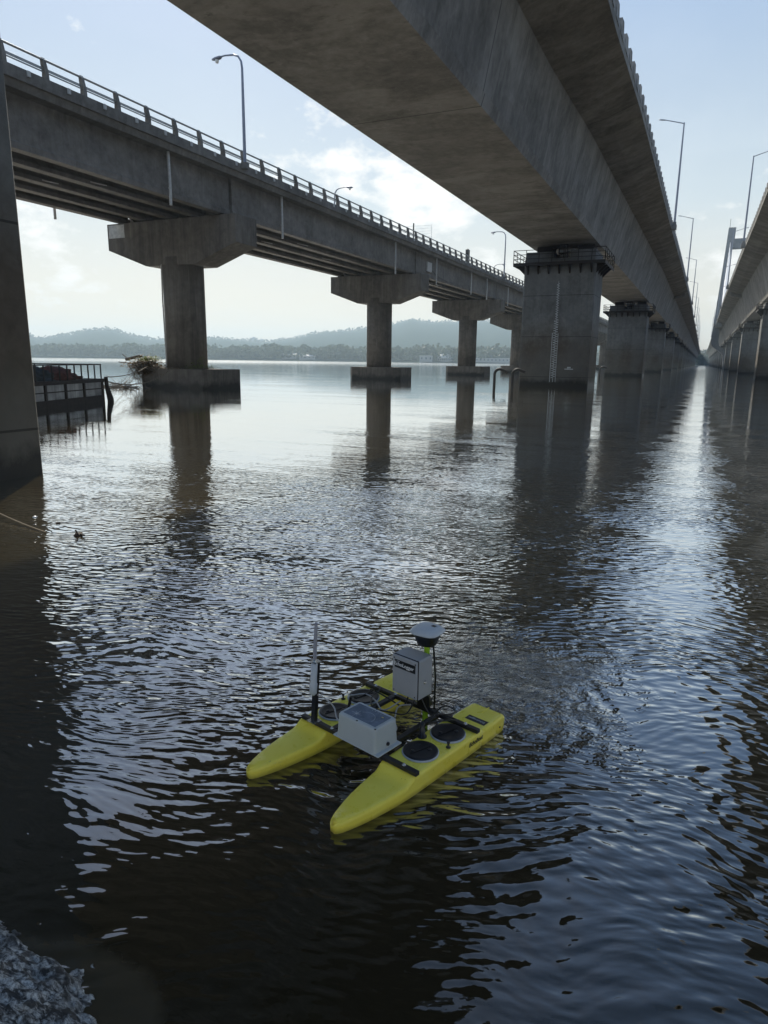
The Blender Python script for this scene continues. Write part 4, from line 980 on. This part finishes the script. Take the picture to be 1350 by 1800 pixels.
def far_tree(b, x, y, z, h, wd_, n, leaf):
    b.add([(x-.3, y, z), (x+.3, y, z), (x+.1, y, z+h*.6), (x-.1, y, z+h*.6)], [(0, 1, 2, 3)])
    for _ in range(n):
        t = rnd.random(); rr = wd_*math.sqrt(max(0.05, 1-(2*t-0.9)**2))*rnd.random()**0.5; a = rnd.uniform(0, 6.283)
        c = Vector((x+rr*math.cos(a), y+rr*math.sin(a), z+h*(0.12+0.88*t))); s = leaf*rnd.uniform(.6, 1.3)
        u_ = Vector((rnd.gauss(0, 1), rnd.gauss(0, 1), rnd.gauss(0, 1))).normalized(); v_ = u_.orthogonal().normalized()
        b.add([c-u_*s, c-v_*s*.8, c+u_*s, c+v_*s*.8], [(0, 1, 2, 3)])
b = MB(); az = -62.0
while az < 14:
    s = lerp(SH, az); mod = 0.75+0.5*mn.noise(Vector((az*0.55, 0, 0)))+0.25*mn.noise(Vector((az*2.3, 5, 0)))
    for row in range(3):
        a = az+rnd.uniform(-.1, .1); r = s+10+row*25+rnd.uniform(0, 25)
        h = (10+6*mod)*rnd.uniform(.7, 1.15)
        far_tree(b, r*math.sin(R(a)), r*math.cos(R(a)), max(0, terrain_h(a, r))-.3, h, h*rnd.uniform(.45, .75), 46, 1.6)
    az += 0.21
tag(b.build('shoreline_trees', M['trees']), 'belt of hazy trees along the far shore below the hills', 'trees', kind='stuff')
b = MB(); az = -62.0
while az < 14:
    for row in range(2):
        a = az+rnd.uniform(-.1, .1); r = R1-20-row*90+rnd.uniform(-15, 15); h = rnd.uniform(7, 14)
        far_tree(b, r*math.sin(R(a)), r*math.cos(R(a)), terrain_h(a, r)-3.5, h, h*.5, 9, 2.6)
    az += 0.11
tag(b.build('hilltop_trees', M['trees']), 'ragged line of trees along the crest of the hills', 'trees', kind='stuff')
b = MB()
for k in range(110):
    x = rnd.uniform(-30, 45); y = rnd.uniform(1300, 1390); far_tree(b, x, y, 1, rnd.uniform(14, 27), rnd.uniform(5, 9), 40, 2.2)
tag(b.build('riverbank_trees', M['trees']), 'dark trees closing the gap between the two box girder bridges far off', 'trees', kind='stuff')

M['bwhite'] = simple('pale_render', (0.30, 0.31, 0.30), 0.8); M['roofp'] = simple('pale_roof', (0.48, 0.48, 0.46), 0.7); M['win'] = simple('dark_window', (0.06, 0.07, 0.08), 0.3)
def at_az(pxx, dr=0.0):
    az = math.degrees(px_az(pxx)); r = lerp(SH, az)+4+dr; return r*math.sin(R(az)), r*math.cos(R(az)), az, r
def shed(pxx, wpx, hgt, dr, label, roof='gable', cat='building', name='shed'):
    x, y, az, r = at_az(pxx, dr); wd_ = wpx*r/1250; z = max(0, terrain_h(az, r))+.3
    t = empty(name, (x, y, z), label, cat, rz=-R(az))
    b = MB(); b.box(-wd_/2, wd_/2, 0, 9, -1.5, hgt); o = b.build('wall', M['bwhite']); o.parent = t
    b = MB()
    if roof == 'gable': b.prism([(-.5, hgt+.003), (9.5, hgt+.003), (4.5, hgt+1.9)], 'x', -wd_/2-.5, wd_/2+.5)
    else: b.box(-wd_/2-.3, wd_/2+.3, -.3, 9.3, hgt+.003, hgt+.4)
    o = b.build('roof', M['roofp']); o.parent = t
    nwin = max(2, int(wd_/4)); 
    for k in range(min(nwin, 12)):
        b = MB(); xx = -wd_/2+wd_*(k+.5)/min(nwin, 12); b.box(xx-.8, xx+.8, -.05, -.003, hgt*.35, hgt*.75); o = b.build('window', M['win']); o.parent = t
    return t
shed(749, 23, 5.5, 2, 'grey boxy building on the far shore left of the domed hall', 'flat', name='waterside_building')
shed(865, 60, 3.2, 4, 'long low pale building on the far shore right of the third round pier', 'flat', name='waterside_building')
shed(508, 26, 4.0, 12, 'pale gabled shed on the far shore between the first and second round piers', name='waterside_building')
shed(540, 28, 2.6, 8, 'low pale shed on the far shore just left of the second round pier', name='waterside_building')
x, y, az, r = at_az(781, 8)
t = empty('domed_hall', (x, y, 2.0), 'white domed hall on the far shore left of the third round pier', 'building', rz=-R(az))
b = MB(); b.lathe([(9, -1.5), (9, 3.0)], (0, 9, 0), 28, False); o = b.build('wall', M['bwhite']); o.parent = t
b = MB(); b.lathe([(9.6, 3.0)]+[(9.6*math.cos(R(a)), 3.2+4.6*math.sin(R(a))) for a in (3, 18, 35, 52, 70, 84)]+[(.1, 7.85)], (0, 9, 0), 28); o = b.build('dome_roof', M['roofp']); o.parent = t
b = MB()
for k in range(7): b.box(-6+2*k-.5, -6+2*k+.5, -.9+abs(k-3)*.55, -.2+abs(k-3)*.9, 0.6, 2.4)
o = b.build('window', M['win']); o.parent = t
x, y, az, r = at_az(797, 5)
b = MB(); b.tube([(x, y, 0), (x, y, 15)], .28, 6); b.box(x-1, x+1, y-.1, y+.1, 14, 14.4)
tag(b.build('mast', M['steel_dark']), 'thin mast standing beside the domed hall on the far shore', 'mast')
for i, (pxx, wpx, hh, lb) in enumerate(((447, 14, 16, 'left one of two tiny distant apartment blocks on the low ridge'), (461, 11, 14, 'right one of two tiny distant apartment blocks on the low ridge'))):
    az = math.degrees(px_az(pxx)); r = R1; x, y = r*math.sin(R(az)), r*math.cos(R(az)); z = terrain_h(az, r)-6
    t = empty('apartment_block', (x, y, z), lb, 'building', rz=-R(az))
    b = MB(); b.box(-wpx*.85, wpx*.85, 0, 14, 0, hh+4); o = b.build('wall', M['bwhite']); o.parent = t
    b = MB(); b.box(-wpx*.3, wpx*.3, 3, 9, hh+4, hh+7); o = b.build('roof', M['roofp']); o.parent = t

# ------------------------------------------------------------------ haze
b = MB(); b.box(-2750, 2750, -150, 2750, -4, 125)
hm = bpy.data.materials.new('haze_air'); hm.use_nodes = True; n_ = hm.node_tree.nodes
for q_ in list(n_): n_.remove(q_)
o_ = n_.new('ShaderNodeOutputMaterial'); v_ = n_.new('ShaderNodeVolumePrincipled')
v_.inputs['Color'].default_value = (0.70, 0.88, 1.0, 1); v_.inputs['Density'].default_value = 0.00038; v_.inputs['Anisotropy'].default_value = 0.25
hm.node_tree.links.new(v_.outputs[0], o_.inputs['Volume'])
hz_o = b.build('haze', hm); tag(hz_o, kind='stuff')
